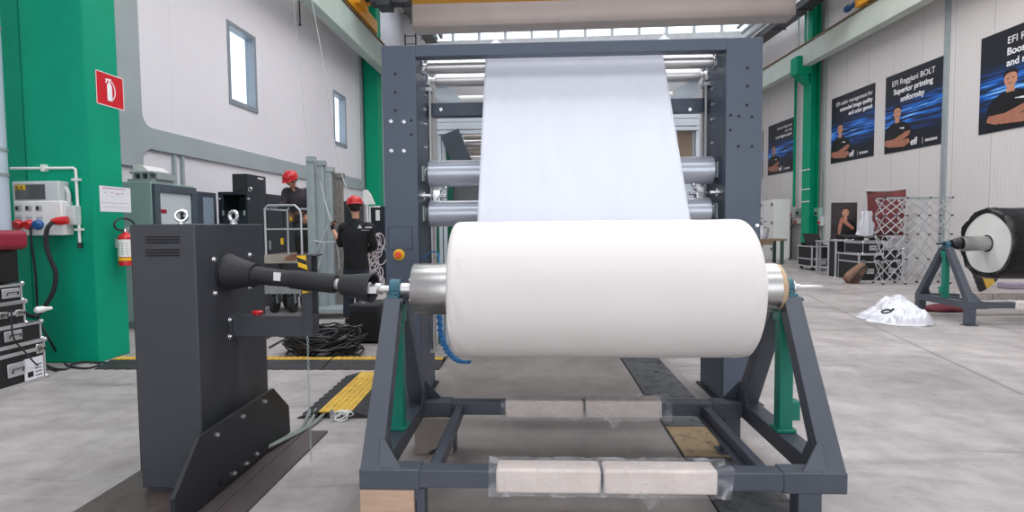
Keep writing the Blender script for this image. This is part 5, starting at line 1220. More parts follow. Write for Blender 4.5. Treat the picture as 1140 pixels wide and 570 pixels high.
# ---- cable ramps
def ramp(label, loc, rz, L_=.92, Wd=.56, first=None, w1=.088):
    if first:
        o = copytree(first); o.location = V(loc); o.rotation_euler = (0, 0, rz); o['label'] = label; return o
    t = thing('cable_ramp', label, 'cable ramp', (0, 0, 0), 'cable ramps')
    b = MB(); n = 10; h = .05; w2_ = Wd/2
    for s in (-1, 1):
        top = []; 
        for i in range(n*2+1):
            x = -L_/2+L_*i/(n*2); ww = w2_ - (.018 if i % 2 else 0); top.append((x, ww))
        for i in range(n*2):
            (xa, wa), (xb, wb) = top[i], top[i+1]
            b.hexa([(xa, s*w1, 0), (xb, s*w1, 0), (xb, s*wb, 0), (xa, s*wa, 0), (xa, s*w1, h), (xb, s*w1, h), (xb, s*wb, .008), (xa, s*wa, .008)] if s > 0 else
                   [(xa, s*wa, 0), (xb, s*wb, 0), (xb, s*w1, 0), (xa, s*w1, 0), (xa, s*wa, .008), (xb, s*wb, .008), (xb, s*w1, h), (xa, s*w1, h)])
    b.box(-L_/2, L_/2, -w1, w1, 0, .012)
    for y in (-.05, .05): b.box(-L_/2, L_/2, y-.008, y+.008, .012, .045)
    b.build('base', RUBBER, t)
    b = MB(); b.box(-L_/2+.005, L_/2-.005, -w1+.004, w1-.004, h-.008, h+.004)
    for i in range(14):
        for j in range(5):
            x = -L_/2+.05+.063*i+(.03 if j % 2 else 0); y = (-.064+.032*j)*w1/.088
            if x < L_/2-.03: b.box(x-.018, x+.018, y-.008, y+.008, h+.003, h+.010)
    b.build('lid', RAMPY, t, bevel=.002)
    t.location = V(loc); t.rotation_euler = (0, 0, rz); return t
r1 = ramp('yellow and black cable ramp pointing at the camera between the cabinet and the roll stand', (-1.50, 4.62, 0), pi/2+.03, 1.15, w1=.125)
rc = ramp('yellow and black cable ramp lying crosswise, beginning behind the left side of the drive cabinet', (-3.85, 5.72, 0), 0, 1.15, w1=.055)
ramp('crosswise yellow and black cable ramp hidden mostly behind the drive cabinet', (-2.69, 5.72, 0), 0, first=rc)
ramp('crosswise yellow and black cable ramp just this side of the heap of black cable', (-1.53, 5.72, 0), 0, first=rc)
b = MB()
for (A_, B_, C_) in (((345, 462), (335, 480), (318, 492)), ((352, 460), (344, 476), (326, 486)), ((362, 464), (350, 474), (338, 482))):
    b.path(spline([fl(*A_)+V((0, 0, .03)), fl(*B_)+V((0, 0, .02)), fl(*C_)+V((0, 0, .02)), atX(300, 497, -1.66)], 8), .011, 6)
tag(b.build('grey_cables', mat('grey green cable', (130, 138, 130), .5)), 'grey cables leading from the cable ramp end into the foot plate of the drive cabinet', 'cables')
b = MB(); c = fl(380, 468)
for k in range(4): b.path([(c.x+(.05+.01*k)*cos(2*pi*i/18), c.y+.03*sin(2*pi*i/18)+.01*k, .035+.03*sin(2*pi*i/18+k)) for i in range(18)], .005, 5, closed=True)
tag(b.build('white_wire_coil', WHITEP), 'small coil of pale wire at the near end of the yellow cable ramp', 'wire')
b = MB(); p = fl(370, 470); b.box(p.x-.012, p.x+.012, p.y-.01, p.y+.01, 0, .09); tag(b.build('bracket_pin', CHROME), 'small upright metal pin in front of the yellow cable ramp end', 'pin')

# ---- heap of black cable, subwoofer
b = MB(); hc = fl(357, 397)
for k in range(64):
    tilt = random.uniform(-.5, .5); R1 = random.uniform(.22, .40); R2 = random.uniform(.14, .26); cz = random.uniform(.02, .22); cx_ = hc.x+random.uniform(-.10, .10)+ (.22-cz)*.3*random.uniform(-1, 1); cy2 = hc.y+.1+random.uniform(-.12, .12); ph = random.uniform(0, 6)
    pts = []
    for i in range(28):
        a_ = 2*pi*i/28; r_ = 1+.06*sin(3*a_+ph); x = R1*cos(a_)*r_*(1-.5*cz); y = R2*sin(a_)*r_; z = cz+x*tilt*.3+abs(sin(a_*1+ph))*.10*random.uniform(.9, 1.1)
        pts.append((cx_+x, cy2+y, max(.014, z)))
    b.path(pts, .011, 6, closed=True)
for pt in ([(325, 402), (319, 397), (322, 392), (335, 396)], [(300, 388), (320, 378), (345, 374), (352, 385)], [(296, 378), (318, 368), (340, 372), (355, 384)], [(385, 395), (398, 390), (394, 384)]):
    b.path(spline([fl(*p)+V((0, 0, .013)) for p in pt], 8), .012, 6)
tag(b.build('cable_heap', mat('glossy black cable', (34, 34, 38), .35, 0, .2, 30)), 'big heap of coiled black cable on the floor beyond the striped guard', 'cables')
c = fl(403, 383); ws = .26
t = thing('subwoofer', 'black subwoofer with rounded top corners standing behind the roll stand bearing', 'speaker', (c.x, c.y+.3, 0))
zs = at(400, 339, c.y).z; p0, p1 = at(388, 380, c.y).x, at(424, 380, c.y).x
b = MB(); b.box(p0, p1, c.y, c.y+.5, 0.02, zs); b.build('body', BLACKC, t, bevel=.03)
b = MB(); b.box(p0+.03, p1-.03, c.y-.008, c.y, .08, zs-.08); g1 = b.build('grille', mat('grille cloth', (16, 16, 18), .8, 0, .3, 80), t, bevel=.003)
for x in (p0+.08, p1-.08): b = MB(); b.lathe((x, c.y+.1, 0), V((0, 0, 1)), [(0, .025), (.02, .025)], 12); b.build('foot', RUBBER, t)
b = MB(); b.lathe(((p0+p1)/2-.05, c.y+.15, zs), V((0, 0, 1)), [(0, .03), (.004, .03)], 16); b.build('pole_socket', GALV, t)
# ================================================================== RIGHT SIDE
def poster_mat(name, seed, base=(20, 24, 34), glow=(20, 110, 215), v0=.44, vw=.13):
    m = bpy.data.materials.new(name); m.use_nodes = True; nt = m.node_tree; N = nt.nodes; L = nt.links; b = N['Principled BSDF']; b.inputs['Roughness'].default_value = .35
    tc = N.new('ShaderNodeTexCoord'); sp = N.new('ShaderNodeSeparateXYZ'); L.new(tc.outputs['Generated'], sp.inputs[0])
    mp = N.new('ShaderNodeMapping'); mp.inputs['Scale'].default_value = (1, 1.2, 26); mp.inputs['Location'].default_value = (seed, seed*2.3, 0); mp.inputs['Rotation'].default_value = (-.05, 0, 0)
    L.new(tc.outputs['Generated'], mp.inputs[0]); n = N.new('ShaderNodeTexNoise'); n.inputs['Scale'].default_value = 1.6; n.inputs['Detail'].default_value = 5; L.new(mp.outputs[0], n.inputs[0])
    def mth(op, a, v=0., w=None):
        x = N.new('ShaderNodeMath'); x.operation = op
        for i, s in enumerate((a, v, w)):
            if s is None: continue
            if isinstance(s, (int, float)): x.inputs[i].default_value = s
            else: L.new(s, x.inputs[i])
        return x.outputs[0]
    g = mth('DIVIDE', mth('SUBTRACT', mth('ADD', sp.outputs['Z'], mth('MULTIPLY', sp.outputs['Y'], .06)), v0+.03), vw)
    msk = mth('POWER', 2.718, mth('MULTIPLY', mth('MULTIPLY', g, g), -1.))
    st = N.new('ShaderNodeMapRange'); st.inputs[1].default_value = .42; st.inputs[2].default_value = .66; L.new(n.outputs['Fac'], st.inputs[0])
    f = mth('MULTIPLY', msk, st.outputs[0])
    r = N.new('ShaderNodeValToRGB'); e = r.color_ramp.elements; e[0].position = .0; e[0].color = lin(base); e[1].position = 1.; e[1].color = lin((150, 215, 250))
    k = e.new(.45); k.color = lin(glow); L.new(f, r.inputs[0]); L.new(r.outputs[0], b.inputs['Base Color']); return m
SKINP = mat('printed skin', (196, 140, 112), .4, 0, .1, 6); SHIRT = mat('printed black shirt', (16, 17, 22), .4, 0, .05); HAIRP = mat('printed hair', (30, 24, 22), .4, 0, .1)
SKIND = mat('printed skin, darker', (170, 114, 92), .4, 0, .1, 6)
def poster(px, tpy, bpy_, label, lines, ff, person_u=.25, align='LEFT', tx=.16, logo=True, width=None, hair=(.0, 1.), tsz=.105):
    """px=(left,right) tpy/bpy = top and bottom at left/right"""
    A_ = [wr(px[0], tpy[0]), wr(px[0], bpy_[0]), wr(px[1], tpy[1]), wr(px[1], bpy_[1])]
    sF = (A_[0][0]+A_[1][0])/2; sN = (A_[2][0]+A_[3][0])/2; zt = (A_[0][1]+A_[2][1])/2; zb = (A_[1][1]+A_[3][1])/2
    if width: sN = sF-width
    w, h = sF-sN, zt-zb; HD = -.03; O = V((11.2, 0, 0))+dR*sF+nR*.02; O.z = zb
    t = thing('wall_poster', label, 'poster', O-nR*.018, 'portrait posters on the right wall')
    b = MB(); p, q = V((11.2, 0, 0))+dR*sF, V((11.2, 0, 0))+dR*sN
    b.hexa([p+nR*.002+V((0, 0, zb)), p+nR*.018+V((0, 0, zb)), q+nR*.018+V((0, 0, zb)), q+nR*.002+V((0, 0, zb)), p+nR*.002+V((0, 0, zt)), p+nR*.018+V((0, 0, zt)), q+nR*.018+V((0, 0, zt)), q+nR*.002+V((0, 0, zt))])
    b.build('panel', poster_mat('poster print', person_u*37+len(label)), t, smooth=False)
    M = frame(O, -dR, (0, 0, 1), nR)
    def shape(b, pts, lv): b.prism([M @ V((u_*w, (v_-.03*(v_ > .3))*h, .001*lv)) for u_, v_ in pts], nR*.0009)
    def ell(cu, cv, ru, rv, n_=20, a0=0, a1=2*pi): return [(cu+ru*cos(a0+(a1-a0)*k/n_), cv+rv*sin(a0+(a1-a0)*k/n_)) for k in range(n_)]
    u = person_u; k = h/w
    pt = thing('x', None, None, (0, 0, 0)); bpy.data.objects.remove(pt)
    b = MB(); shape(b, [(u-.20, .02), (u+.24, .02), (u+.25, .26), (u+.21, .36), (u+.07, .415), (u-.06, .415), (u-.17, .36), (u-.22, .24)], 0); o = b.build('printed_shirt', SHIRT, t, smooth=False)
    b = MB(); shape(b, [(u-.035, .40), (u+.045, .40), (u+.04, .47), (u-.03, .47)], 1)
    shape(b, ell(u+.005, .525, .062, .078), 2); b.build('printed_face', SKINP, t, smooth=False)
    b = MB(); shape(b, ell(u+.005, .525, .058, .075, 12, -pi/2, pi/2)+[(u+.005, .60)], 3); b.build('printed_face_shade', SKIND, t, smooth=False) if False else b.bm.free()
    b = MB(); shape(b, ell(u+.005, .575, .066, .04, 14, 0, pi)+[(u-.062, .56), (u-.04, .585), (u+.05, .585), (u+.07, .55)][::1], 4) if False else shape(b, [(u-.062, .54), (u-.066, .585), (u-.04, .62), (u+.01, .63), (u+.055, .615), (u+.072, .58), (u+.068, .54), (u+.058, .575), (u+.02, .59), (u-.03, .585), (u-.052, .57)], 3)
    for s in (-.022, .03): shape(b, ell(u+s, .535, .011, .006, 8), 4)
    shape(b, [(u-.02, .487), (u+.03, .487), (u+.025, .481), (u-.015, .481)], 4)
    b.build('printed_hair', HAIRP, t, smooth=False)
    b = MB(); shape(b, [(u-.22, .11), (u-.12, .07), (u+.10, .14), (u+.22, .19), (u+.24, .24), (u+.17, .24), (u-.04, .17), (u-.20, .17)], 3)
    shape(b, [(u+.24, .10), (u+.14, .05), (u-.08, .07), (u-.18, .12), (u-.16, .16), (u-.02, .12), (u+.20, .15)], 4); b.build('printed_arms', SKIND, t, smooth=False)
    b = MB(); shape(b, [(u+.05, .30), (u+.13, .305), (u+.13, .298), (u+.05, .293)], 2)
    b.build('logo_strip', INKW, t, smooth=False); y = .90
    for i, (tx_, bold) in enumerate(lines):
        uu = {'LEFT': tx, 'RIGHT': .96, 'CENTER': .47}[align]
        b = MB(); add_text(b, tx_, tsz*h*.95, M @ Matrix.Translation((uu*w, (y-tsz*.5)*h, .002)), .004*h*.5 if bold else 0, align); y -= tsz*1.05; b.build('text_line', INKW, t, smooth=False)
    b = MB(); add_text(b, 'efi', .12*h, M @ Matrix.Translation((.46*w, .055*h, .002)), .0022*h, 'LEFT', .2); add_text(b, 'REGGIANI', .042*h, M @ Matrix.Translation((.70*w, .062*h, .002)), .001*h); shape(b, [(.655, .04), (.66, .04), (.66, .12), (.655, .12)], 1)
    b.build('logo', INKW, t, smooth=False)
    return t
poster((986, 1055), (87.4, 60), (171.4, 159), 'dark portrait poster headed superior printing uniformity, with a short haired person at its left', [('EFI Reggiani BOLT', 0), ('Superior printing', 1), ('uniformity', 1)], 0, .22, 'CENTER')
poster((926, 973.7), (110, 93.3), (182.5, 173.2), 'dark portrait poster headed color management, next to the green column on its near side', [('EFI color management for', 0), ('extended image quality', 1), ('and color gamut', 1)], 0, .23, 'RIGHT', tsz=.088)
poster((1091.7, 1140), (44, 25.5), (151.5, 139.3), 'largest looking dark portrait poster cut off by the right edge of the photo', [('EFI Reggiani', 0), ('Boosted', 1), ('and re', 1)], 0, .30, 'LEFT', .26, width=2.75)
poster((855.6, 883.5), (142, 129.5), (195.8, 190), 'dark portrait poster just beyond the green column on the right wall', [('Remote diagnostics', 0), ('your way', 0), ('to the highest uptime', 1)], 0, .24, 'RIGHT', tsz=.08)
poster((833, 849.5), (152, 144.5), (202, 197.5), 'dark portrait poster on the right wall mostly hidden by the machine upright', [('EFI Reggiani', 0), ('Service', 1)], 0, .24, 'RIGHT')

# white switch cabinet at the wall, bench
Yc = 22.0; p0, p1 = at(862, 222, Yc), at(880, 222, Yc)
t = cab('wall_cabinet', 'white double door cabinet against the right wall beyond the green column', p0.x, p1.x, Yc, Yc+2.1, 0, p0.z, WHITEP)
b = MB(); b.box(p0.x-.004, p0.x, Yc+1.04, Yc+1.06, .1, p0.z-.04); b.build('door_gap', GREYINK, t, smooth=False)
for y in (Yc+.15, Yc+1.2):
    for z in (.35, 1.35, 2.05): b = MB(); b.box(p0.x-.03, p0.x, y, y+.06, z, z+.12); b.build('hinge', BLACK, t)
b = MB()
for k in range(4): b.box(p0.x-.006, p0.x, Yc+.7+.4*(k % 2), Yc+.95+.4*(k % 2), 1.2+.12*k, 1.26+.12*k)
b.build('printed_marks', GREYINK, t, smooth=False)
Yb = 19.6; x0, x1 = at(836, 266, Yb).x, at(873, 266, Yb).x; z = at(860, 266, Yb).z
t = thing('workbench', 'small workbench with wooden top and dark green legs near the white cabinet', 'workbench', ((x0+x1)/2, Yb+.3, 0))
b = MB(); b.box(x0, x1+.1, Yb, Yb+.75, z-.07, z); b.build('top', STAINW, t, bevel=.006)
for (x, y) in ((x0+.3, Yb+.03), (x1-.08, Yb+.03), (x0+.3, Yb+.65), (x1-.08, Yb+.65)): b = MB(); b.box(x, x+.09, y, y+.09, 0, z-.07); b.build('leg', mat('dark green leg', (50, 78, 66), .5), t)
b = MB(); b.box(x0+.3, x0+.75, Yb+.02, Yb+.5, z-.2, z-.07); b.build('drawer', STAINW, t, bevel=.004)
p = at(847, 262, Yb+.3); b = MB(); b.lathe((p.x, Yb+.35, z), V((0, 0, 1)), [(0, .14), (.1, .17), (.28, .15), (.38, .1), (.45, .09)], 16); tag(b.build('white_sack', PLAST), 'white sack standing on the far workbench beside the machine upright', 'bag')
p = at(853.5, 262, Yb+.2); b = MB(); b.bar((p.x, Yb+.2, z), (p.x+.05, Yb+.2, z+.35), .08, .06); b.box(p.x-.02, p.x+.09, Yb+.16, Yb+.24, z+.35, z+.38); tag(b.build('dark_bottle', GREYINK, bevel=.02), 'grey container beside the white sack on the far workbench', 'container')
# socket boxes by the column
for k, (px, py, w_, h_, m_, lab) in enumerate(((880.5, 238, .16, .32, GREYP, 'small grey socket box left of the right green column, upper left of the group'), (888, 236, .22, .26, mat('grey green box', (150, 172, 166), .5), 'green grey switch box touching the right green column on its left'), (885.5, 246, .26, .2, WHITEP, 'white socket box below the other boxes left of the right green column'), (909, 236, .26, .3, mat('pale green box', (150, 190, 172), .5), 'pale green box right of the right green column above the laptop'), (912, 246, .14, .34, GREYP, 'narrow grey box low on the wall right of the right green column'))):
    p = onR(px, py, .16); t = thing('socket_box', lab, 'electrical box', (p.x, p.y, p.z-h_/2)); M = Matrix.Rotation(aR, 4, 'Z')
    b = MB(); c = p; q_ = [c+dR*(sy*w_*1.3)+nR*(sx) + V((0, 0, sz*h_/2)) for sz in (-1, 1) for (sx, sy) in ((.0, -.5), (.0, .5), (-.155, .5), (-.155, -.5))]
    b.hexa(q_); b.build('housing', m_, t, bevel=.008)
    b = MB(); b.lathe(c+nR*.0+V((0, 0, -h_*.15)), nR, [(0, .05), (.05, .045)], 14); b.build('socket', BLACK if k % 2 else RED, t)
b = MB(); b.path([onR(881, 244, .1), onR(881, 262, .1), onR(880.5, 290, .1)], .02, 6); b.path(spline([onR(876.5, 246, .2), onR(878, 252, .3), onR(881, 254, .3), onR(884, 249, .25)], 6), .02, 6)
tag(b.build('cable', RUBBER), 'dark cable hanging from the socket boxes left of the right green column', 'cable')
b = MB(); r_ = onR(885, 150, .12); b.tube((r_.x, r_.y, onR(885, 230, .12).z), (r_.x, r_.y, 7.2), .05, n=10); tag(b.build('green_pipe', GREEN), 'thin green pipe running up the wall just left of the right green column', 'pipe')

# wheeled flight case with laptop
Yk = 16.9; xa, xb = at(903, 290, Yk).x, at(924, 290, Yk).x; ztop = at(914, 274, Yk).z
flight_case('wheeled black flight case at the foot of the right green column, under a laptop', xa, xb+.15, Yk, Yk+.85, .14, ztop, face='y', lid=.35, castor=.13, e=.03)
xm = (xa+xb)/2+.02; t = thing('laptop', 'open black laptop standing on the wheeled flight case by the green column', 'laptop', (xm, Yk+.3, ztop+.002))
b = MB(); b.box(xm-.24, xm+.24, Yk+.1, Yk+.42, ztop+.004, ztop+.03); b.build('keyboard_base', BLACK, t, bevel=.004)
b = MB(); b.hexa([(xm-.24, Yk+.42, ztop+.03), (xm+.24, Yk+.42, ztop+.03), (xm+.24, Yk+.44, ztop+.03), (xm-.24, Yk+.44, ztop+.03), (xm-.30, Yk+.55, ztop+.36), (xm+.18, Yk+.55, ztop+.36), (xm+.18, Yk+.57, ztop+.36), (xm-.30, Yk+.57, ztop+.36)]); b.build('screen', BLACK, t, bevel=.004)
b = MB(); b.box(xa+.05, xb+.05, Yk+.55, Yk+.8, ztop+.004, ztop+.10); tag(b.build('black_bag', CLOTHK, bevel=.03), 'flat black bag behind the laptop on the wheeled flight case', 'bag')
# table behind the cases
Yt = 15.2; zt_ = at(950, 268, Yt).z; x0, x1 = at(922, 270, Yt).x, 9.75
t = thing('folding_table', 'grey table along the right wall behind the flight cases', 'table', ((x0+x1)/2, Yt+.3, 0))
b = MB(); b.box(x0, x1, Yt, Yt+.7, zt_-.04, zt_); b.build('table_top', mat('grey table top', (150, 150, 156), .5), t, bevel=.005)
for x in (x0+.02, x0+.1, (x0+x1)/2, x1-.06):
    for y in (Yt+.02, Yt+.64): b = MB(); b.box(x, x+.04, y, y+.04, 0, zt_-.04); b.build('leg', ALU, t)
random.seed(11)
items = [('closed laptop', 937, .42, .05, 'flat closed laptop on the table in front of the standing portrait banner'), ('black_bag', 948, .5, .16, 'black bag on the table right of the standing portrait banner'), ('equipment_unit', 962, .45, .09, 'flat silver grey unit on the table below the white cloth'), ('control_desk', 975, .55, .12, 'black control desk with pale top on the table before the red banner'), ('equipment_unit', 990, .5, .10, 'dark equipment unit on the table behind the lattice frame')]
for i, (nm, px, w_, h_, lab) in enumerate(items):
    p = at(px, 266, Yt+.2); b = MB(); b.prism([(p.x-w_/2, Yt+.05, zt_+.002), (p.x-w_/2, Yt+.5, zt_+.002), (p.x-w_/2, Yt+.5, zt_+h_), (p.x-w_/2, Yt+.05, zt_+h_*.6)], (w_, 0, 0))
    tag(b.build(nm.replace(' ', '_'), (BLACK, CLOTHK, ALU, BLACK, GREYINK)[i], bevel=.012), lab, 'equipment' if i > 1 else ('laptop' if i == 0 else 'bag'))
# tall flight case, stacked cases
Yl = 14.84; x0, x1 = at(929, 300, Yl).x, at(949, 300, Yl).x
tc = flight_case('tall narrow black flight case standing upright in front of the table', x0, x1, Yl, Yl+.32, .01, at(940, 267, Yl).z, face='y', handle=None, e=.035)
Yl = 13.9; x0, x1, x2 = at(955, 300, Yl).x, at(983, 300, Yl).x, at(1008, 300, Yl).x; zc1 = at(960, 283, Yl).z; zc2 = at(960, 270, Yl).z
flight_case('low wide black flight case on the floor behind the brown backpack', x0, x1-.01, Yl, Yl+.9, .01, zc1, face='y', lid=.7, e=.03)
flight_case('smaller black flight case lying on the low wide case behind the backpack', x0+.1, x1-.01, Yl, Yl+.8, zc1+.02, zc2, face='y', handle=.5, e=.025)
flight_case('black flight case behind the lattice frame, right of the two stacked cases', x1+.02, x2, Yl+.1, Yl+.95, .01, zc1+.12, face='y', lid=.6, e=.03)
from mathutils import noise as nz0
nz_noise = lambda q_: nz0.noise(q_)
# backpack
p = fl(956, 316); t = thing('backpack', 'brown backpack slumped on the floor against the flight cases', 'backpack', (p.x, p.y, 0))
b = MB(); Rb = Matrix.Rotation(.75, 3, 'Y') @ Matrix.Rotation(-.15, 3, 'X')
b.sphere((0, 0, 0), 1, (1, 1, 1), 28, 20)
for v in b.bm.verts:
    c_ = v.co.copy(); c_ = V([copysign(abs(q_)**.6, q_) for q_ in c_]); c_ = V((c_.x*.15*(1-.25*c_.z), c_.y*.12, c_.z*.29)); c_ *= 1+.10*nz_noise(c_*9)
    v.co = Rb @ c_ + V((p.x+.02, p.y+.16, .21)); v.co.z = max(.004, v.co.z)
b.build('bag', BROWN, t)
b = MB(); b.sphere((p.x-.06, p.y+.03, .15), .12, (.75, .45, 1.15), 14, 10, Rb); b.build('front_pocket', mat('dark brown canvas', (84, 60, 50), .8, 0, .2, 14), t)
for s in (-1, 1): b = MB(); b.path(spline([V((p.x+.20, p.y+.06, .40)), V((p.x+.10+.07*s, p.y-.02, .33)), V((p.x-.04+.07*s, p.y-.04, .16)), V((p.x-.16, p.y+.02, .03))], 6), .016, 6); b.build('strap', BLACK, t)
# banners
def banner(corners, Yn, name, label, m, thick=.01, slope=-.35):
    q = [at(x, y, Yn + slope*0) for x, y in corners]; return q
Yn = 16.0; q = [at(926, 227, Yn), at(954.5, 224, Yn-.0), at(953, 262, Yn), at(925, 262, Yn)]
zt2, zb2 = (q[0].z+q[1].z)/2, q[3].z-.25; xa, xb = q[3].x, q[1].x; w, h = xb-xa, zt2-zb2
t = thing('portrait_banner', 'standing banner showing a person in a black T-shirt with hands clasped at the chin', 'banner', ((xa+xb)/2, Yn, 0))
b = MB(); b.box(xa, xb, Yn, Yn+.02, zb2, zt2); b.build('panel', mat('banner print', (52, 46, 48), .5, 0, .5, 2.2), t, smooth=False)
for x in (xa+.08, xb-.1): b = MB(); b.box(x, x+.03, Yn+.02, Yn+.05, 0, zt2-.02); b.build('pole', GALV, t)
def sh(b, pts, lv): b.prism([(xa+u*w, Yn-.001*lv, zb2+v*h) for u, v in pts], (0, -.0009, 0))
EL = lambda cu, cv, ru, rv, n_=18: [(cu+ru*cos(2*pi*k/n_), cv+rv*sin(2*pi*k/n_)) for k in range(n_)]
b = MB(); sh(b, [(.22, .1), (.98, .1), (.98, .42), (.9, .55), (.62, .62), (.45, .62), (.3, .5)], 0); b.build('printed_shirt', SHIRT, t, smooth=False)
b = MB(); sh(b, EL(.55, .76, .13, .10), 1); sh(b, [(.45, .56), (.62, .56), (.6, .68), (.5, .68)], 1); b.build('printed_face', SKINP, t, smooth=False)
b = MB(); sh(b, [(.40, .78), (.42, .87), (.52, .90), (.66, .87), (.70, .78), (.64, .84), (.48, .84)], 3); sh(b, EL(.50, .78, .02, .01, 8), 3); sh(b, EL(.62, .78, .02, .01, 8), 3); sh(b, [(.5, .71), (.6, .71), (.58, .70), (.52, .70)], 3); b.build('printed_hair', HAIRP, t, smooth=False)
b = MB(); sh(b, [(.26, .22), (.34, .2), (.44, .5), (.5, .6), (.42, .66), (.34, .6), (.28, .45)], 3); sh(b, [(.9, .40), (.84, .34), (.5, .5), (.4, .6), (.48, .66), (.6, .56)], 4); b.build('printed_arms', SKIND, t, smooth=False)
q = [at(965, 213, 16.35), at(1009, 211, 16.05), at(1006, 262, 16.05), at(966, 262, 16.35)]
t = thing('red_banner', 'dark red printed banner hanging behind the table and lattice frame', 'banner', ((q[2].x+q[3].x)/2, 15.3, q[3].z))
b = MB(); n = 16; 
for i in range(n):
    for j in range(8):
        def P_(u_, v_): a_ = q[3].lerp(q[2], u_); c_ = q[0].lerp(q[1], u_); r_ = a_.lerp(c_, v_); return r_+V((0, .03*sin(u_*9)*(1-v_*.5)+.015*sin(v_*7), -.03*sin(pi*u_)*v_))
        b.poly([P_(i/n, j/8), P_((i+1)/n, j/8), P_((i+1)/n, (j+1)/8), P_(i/n, (j+1)/8)])
bmesh.ops.remove_doubles(b.bm, verts=b.bm.verts[:], dist=.0005)
o = b.build('cloth', mat('red print', (104, 44, 46), .7, 0, .75, 2.6), t); sd = o.modifiers.new('th', 'SOLIDIFY'); sd.thickness = .006
b = MB(); b.tube(q[0]+V((-.05, 0, .02)), q[1]+V((.05, 0, .02)), .02, n=10); b.build('top_pole', ALU, t)
for k in (0, 1): r_ = (q[0], q[1])[k]; b = MB(); b.tube((r_.x, r_.y+.05, 0), (r_.x, r_.y+.05, r_.z+.02), .016, n=8); b.build('post', ALU, t)
p = at(960, 262, 15.9); b = MB(); rows = []
for j in range(10):
    z = zt_+.02+(at(961, 236, 15.9).z-zt_)*j/9; r_ = (.26-.13*j/9)*(1+.12*sin(j*1.7)); rows.append([b.bm.verts.new((p.x+r_*cos(2*pi*i/24)*(1+.12*sin(5*2*pi*i/24+j*.3)), 15.75+.10*sin(2*pi*i/24)*(1+.2*sin(7*2*pi*i/24)), z)) for i in range(24)])
for j in range(9):
    for i in range(24): b.bm.faces.new((rows[j][i], rows[j][(i+1) % 24], rows[j+1][(i+1) % 24], rows[j+1][i]))
b.bm.faces.new(rows[0][::-1]); b.bm.faces.new(rows[-1]); tag(b.build('white_cloth', PLAST), 'white cloth standing on the table between the portrait banner and the red banner', 'cloth')

# pop-up lattice frame
LA, LB = fl(983, 317), fl(1060, 317); LB.y = LA.y+.1; LB.x = at(1058, 300, LB.y).x; LA.z = LB.z = 0
t = thing('lattice_frame', 'silver folding lattice display frame standing in front of the red banner', 'display frame', (LA+LB)/2)
dd = (LB-LA).normalized(); nn = V((-dd.y, dd.x, 0)); nn = nn if nn.y > 0 else -nn; Wt = (LB-LA).length; ztl = at(982, 220.5, LA.y).z; zl = [0.02, .56*ztl/1.92, 1.11*ztl/1.92, 1.53*ztl/1.92, ztl]
nc = 3; off = .34
nodesL = {}
for f in (0, 1):
    for i in range(nc+1):
        for j in range(5): nodesL[f, i, j] = LA+dd*(Wt*i/nc)+nn*(off*f)+V((0, 0, zl[j]+(.0 if not f else 0)))
for f in (0, 1):
    b = MB()
    for i in range(nc):
        for j in range(4): b.bar(nodesL[f, i, j], nodesL[f, i+1, j+1], .02, .02); b.bar(nodesL[f, i+1, j], nodesL[f, i, j+1], .02, .02)
    b.build('scissor_bars', ALU, t, smooth=False)
b = MB()
for i in range(nc+1):
    for j in range(4): b.bar(nodesL[0, i, j], nodesL[1, i, j+1], .013, .013); b.bar(nodesL[1, i, j], nodesL[0, i, j+1], .013, .013)
b.bm.free()
for i in range(nc+1):
    b = MB()
    for j in range(4): b.bar(nodesL[0, i, j], nodesL[1, i, j+1], .013, .013); b.bar(nodesL[1, i, j], nodesL[0, i, j+1], .013, .013)
    b.build('depth_bars', ALU, t, smooth=False)
b = MB(); 
for f in (0, 1): b.bar(nodesL[f, 0, 4], nodesL[f, nc, 4], .02, .035)
b.build('top_rail', GALV, t)
for (f, i, j), p in nodesL.items():
    if j < 4 or True: b = MB(); b.sphere(p, .026, (1.3, 1.3, .8), 8, 6); b.build('connector', BLACK, t)

# second stand with black wrapped roll
st2, RY2, c0_, c1_ = make_stand(5.76, 7.80, 'charcoal A-frame roll stand at the right edge carrying the black wrapped roll', 'side')
R2 = .50; RX2 = 6.36; ZC = 1.085; XE = 7.62
t = thing('wrapped_roll', 'large roll wrapped in black film with white end face on the right hand stand', 'roll', ((RX2+XE)/2, RY2, ZC-R2))
b = MB(); n_ = 80; L2 = XE-RX2; rings = []
for k in range(31):
    u_ = k/30; ring = []
    for i in range(n_):
        a_ = 2*pi*i/n_; bun = exp(-(u_/.10)**2); r_ = R2+.006*bun*sin(11*a_+3)+.006*bun*sin(29*a_+u_*60)+.0035*sin(5*a_+u_*11)+.003*sin(23*a_+9*u_)-.02*exp(-(u_/.02)**2)
        ring.append(b.bm.verts.new((RX2-.02+L2*u_+.012*sin(9*a_)*bun, RY2+r_*cos(a_), ZC+r_*sin(a_))))
    rings.append(ring)
for k in range(30):
    for i in range(n_): b.bm.faces.new((rings[k][i], rings[k][(i+1) % n_], rings[k+1][(i+1) % n_], rings[k+1][i]))
b.bm.faces.new(rings[-1])
inner = [b.bm.verts.new((RX2+.004, RY2+(.418+.008*sin(5*2*pi*i/n_))*cos(2*pi*i/n_), ZC+(.418+.008*sin(5*2*pi*i/n_))*sin(2*pi*i/n_))) for i in range(n_)]
for i in range(n_): b.bm.faces.new((rings[0][i], inner[i], inner[(i+1) % n_], rings[0][(i+1) % n_]))
o = b.build('black_film', BLKFILM, t, angle=70)
b = MB(); b.lathe((RX2+.006, RY2, ZC), V((1, 0, 0)), [(0, .12), (0, .46), (.3, .46)], 64, cap=False)
o = b.build('end_face', mat('white roll end', (222, 222, 218), .6, 0, .05, 3, .15, 6), t)
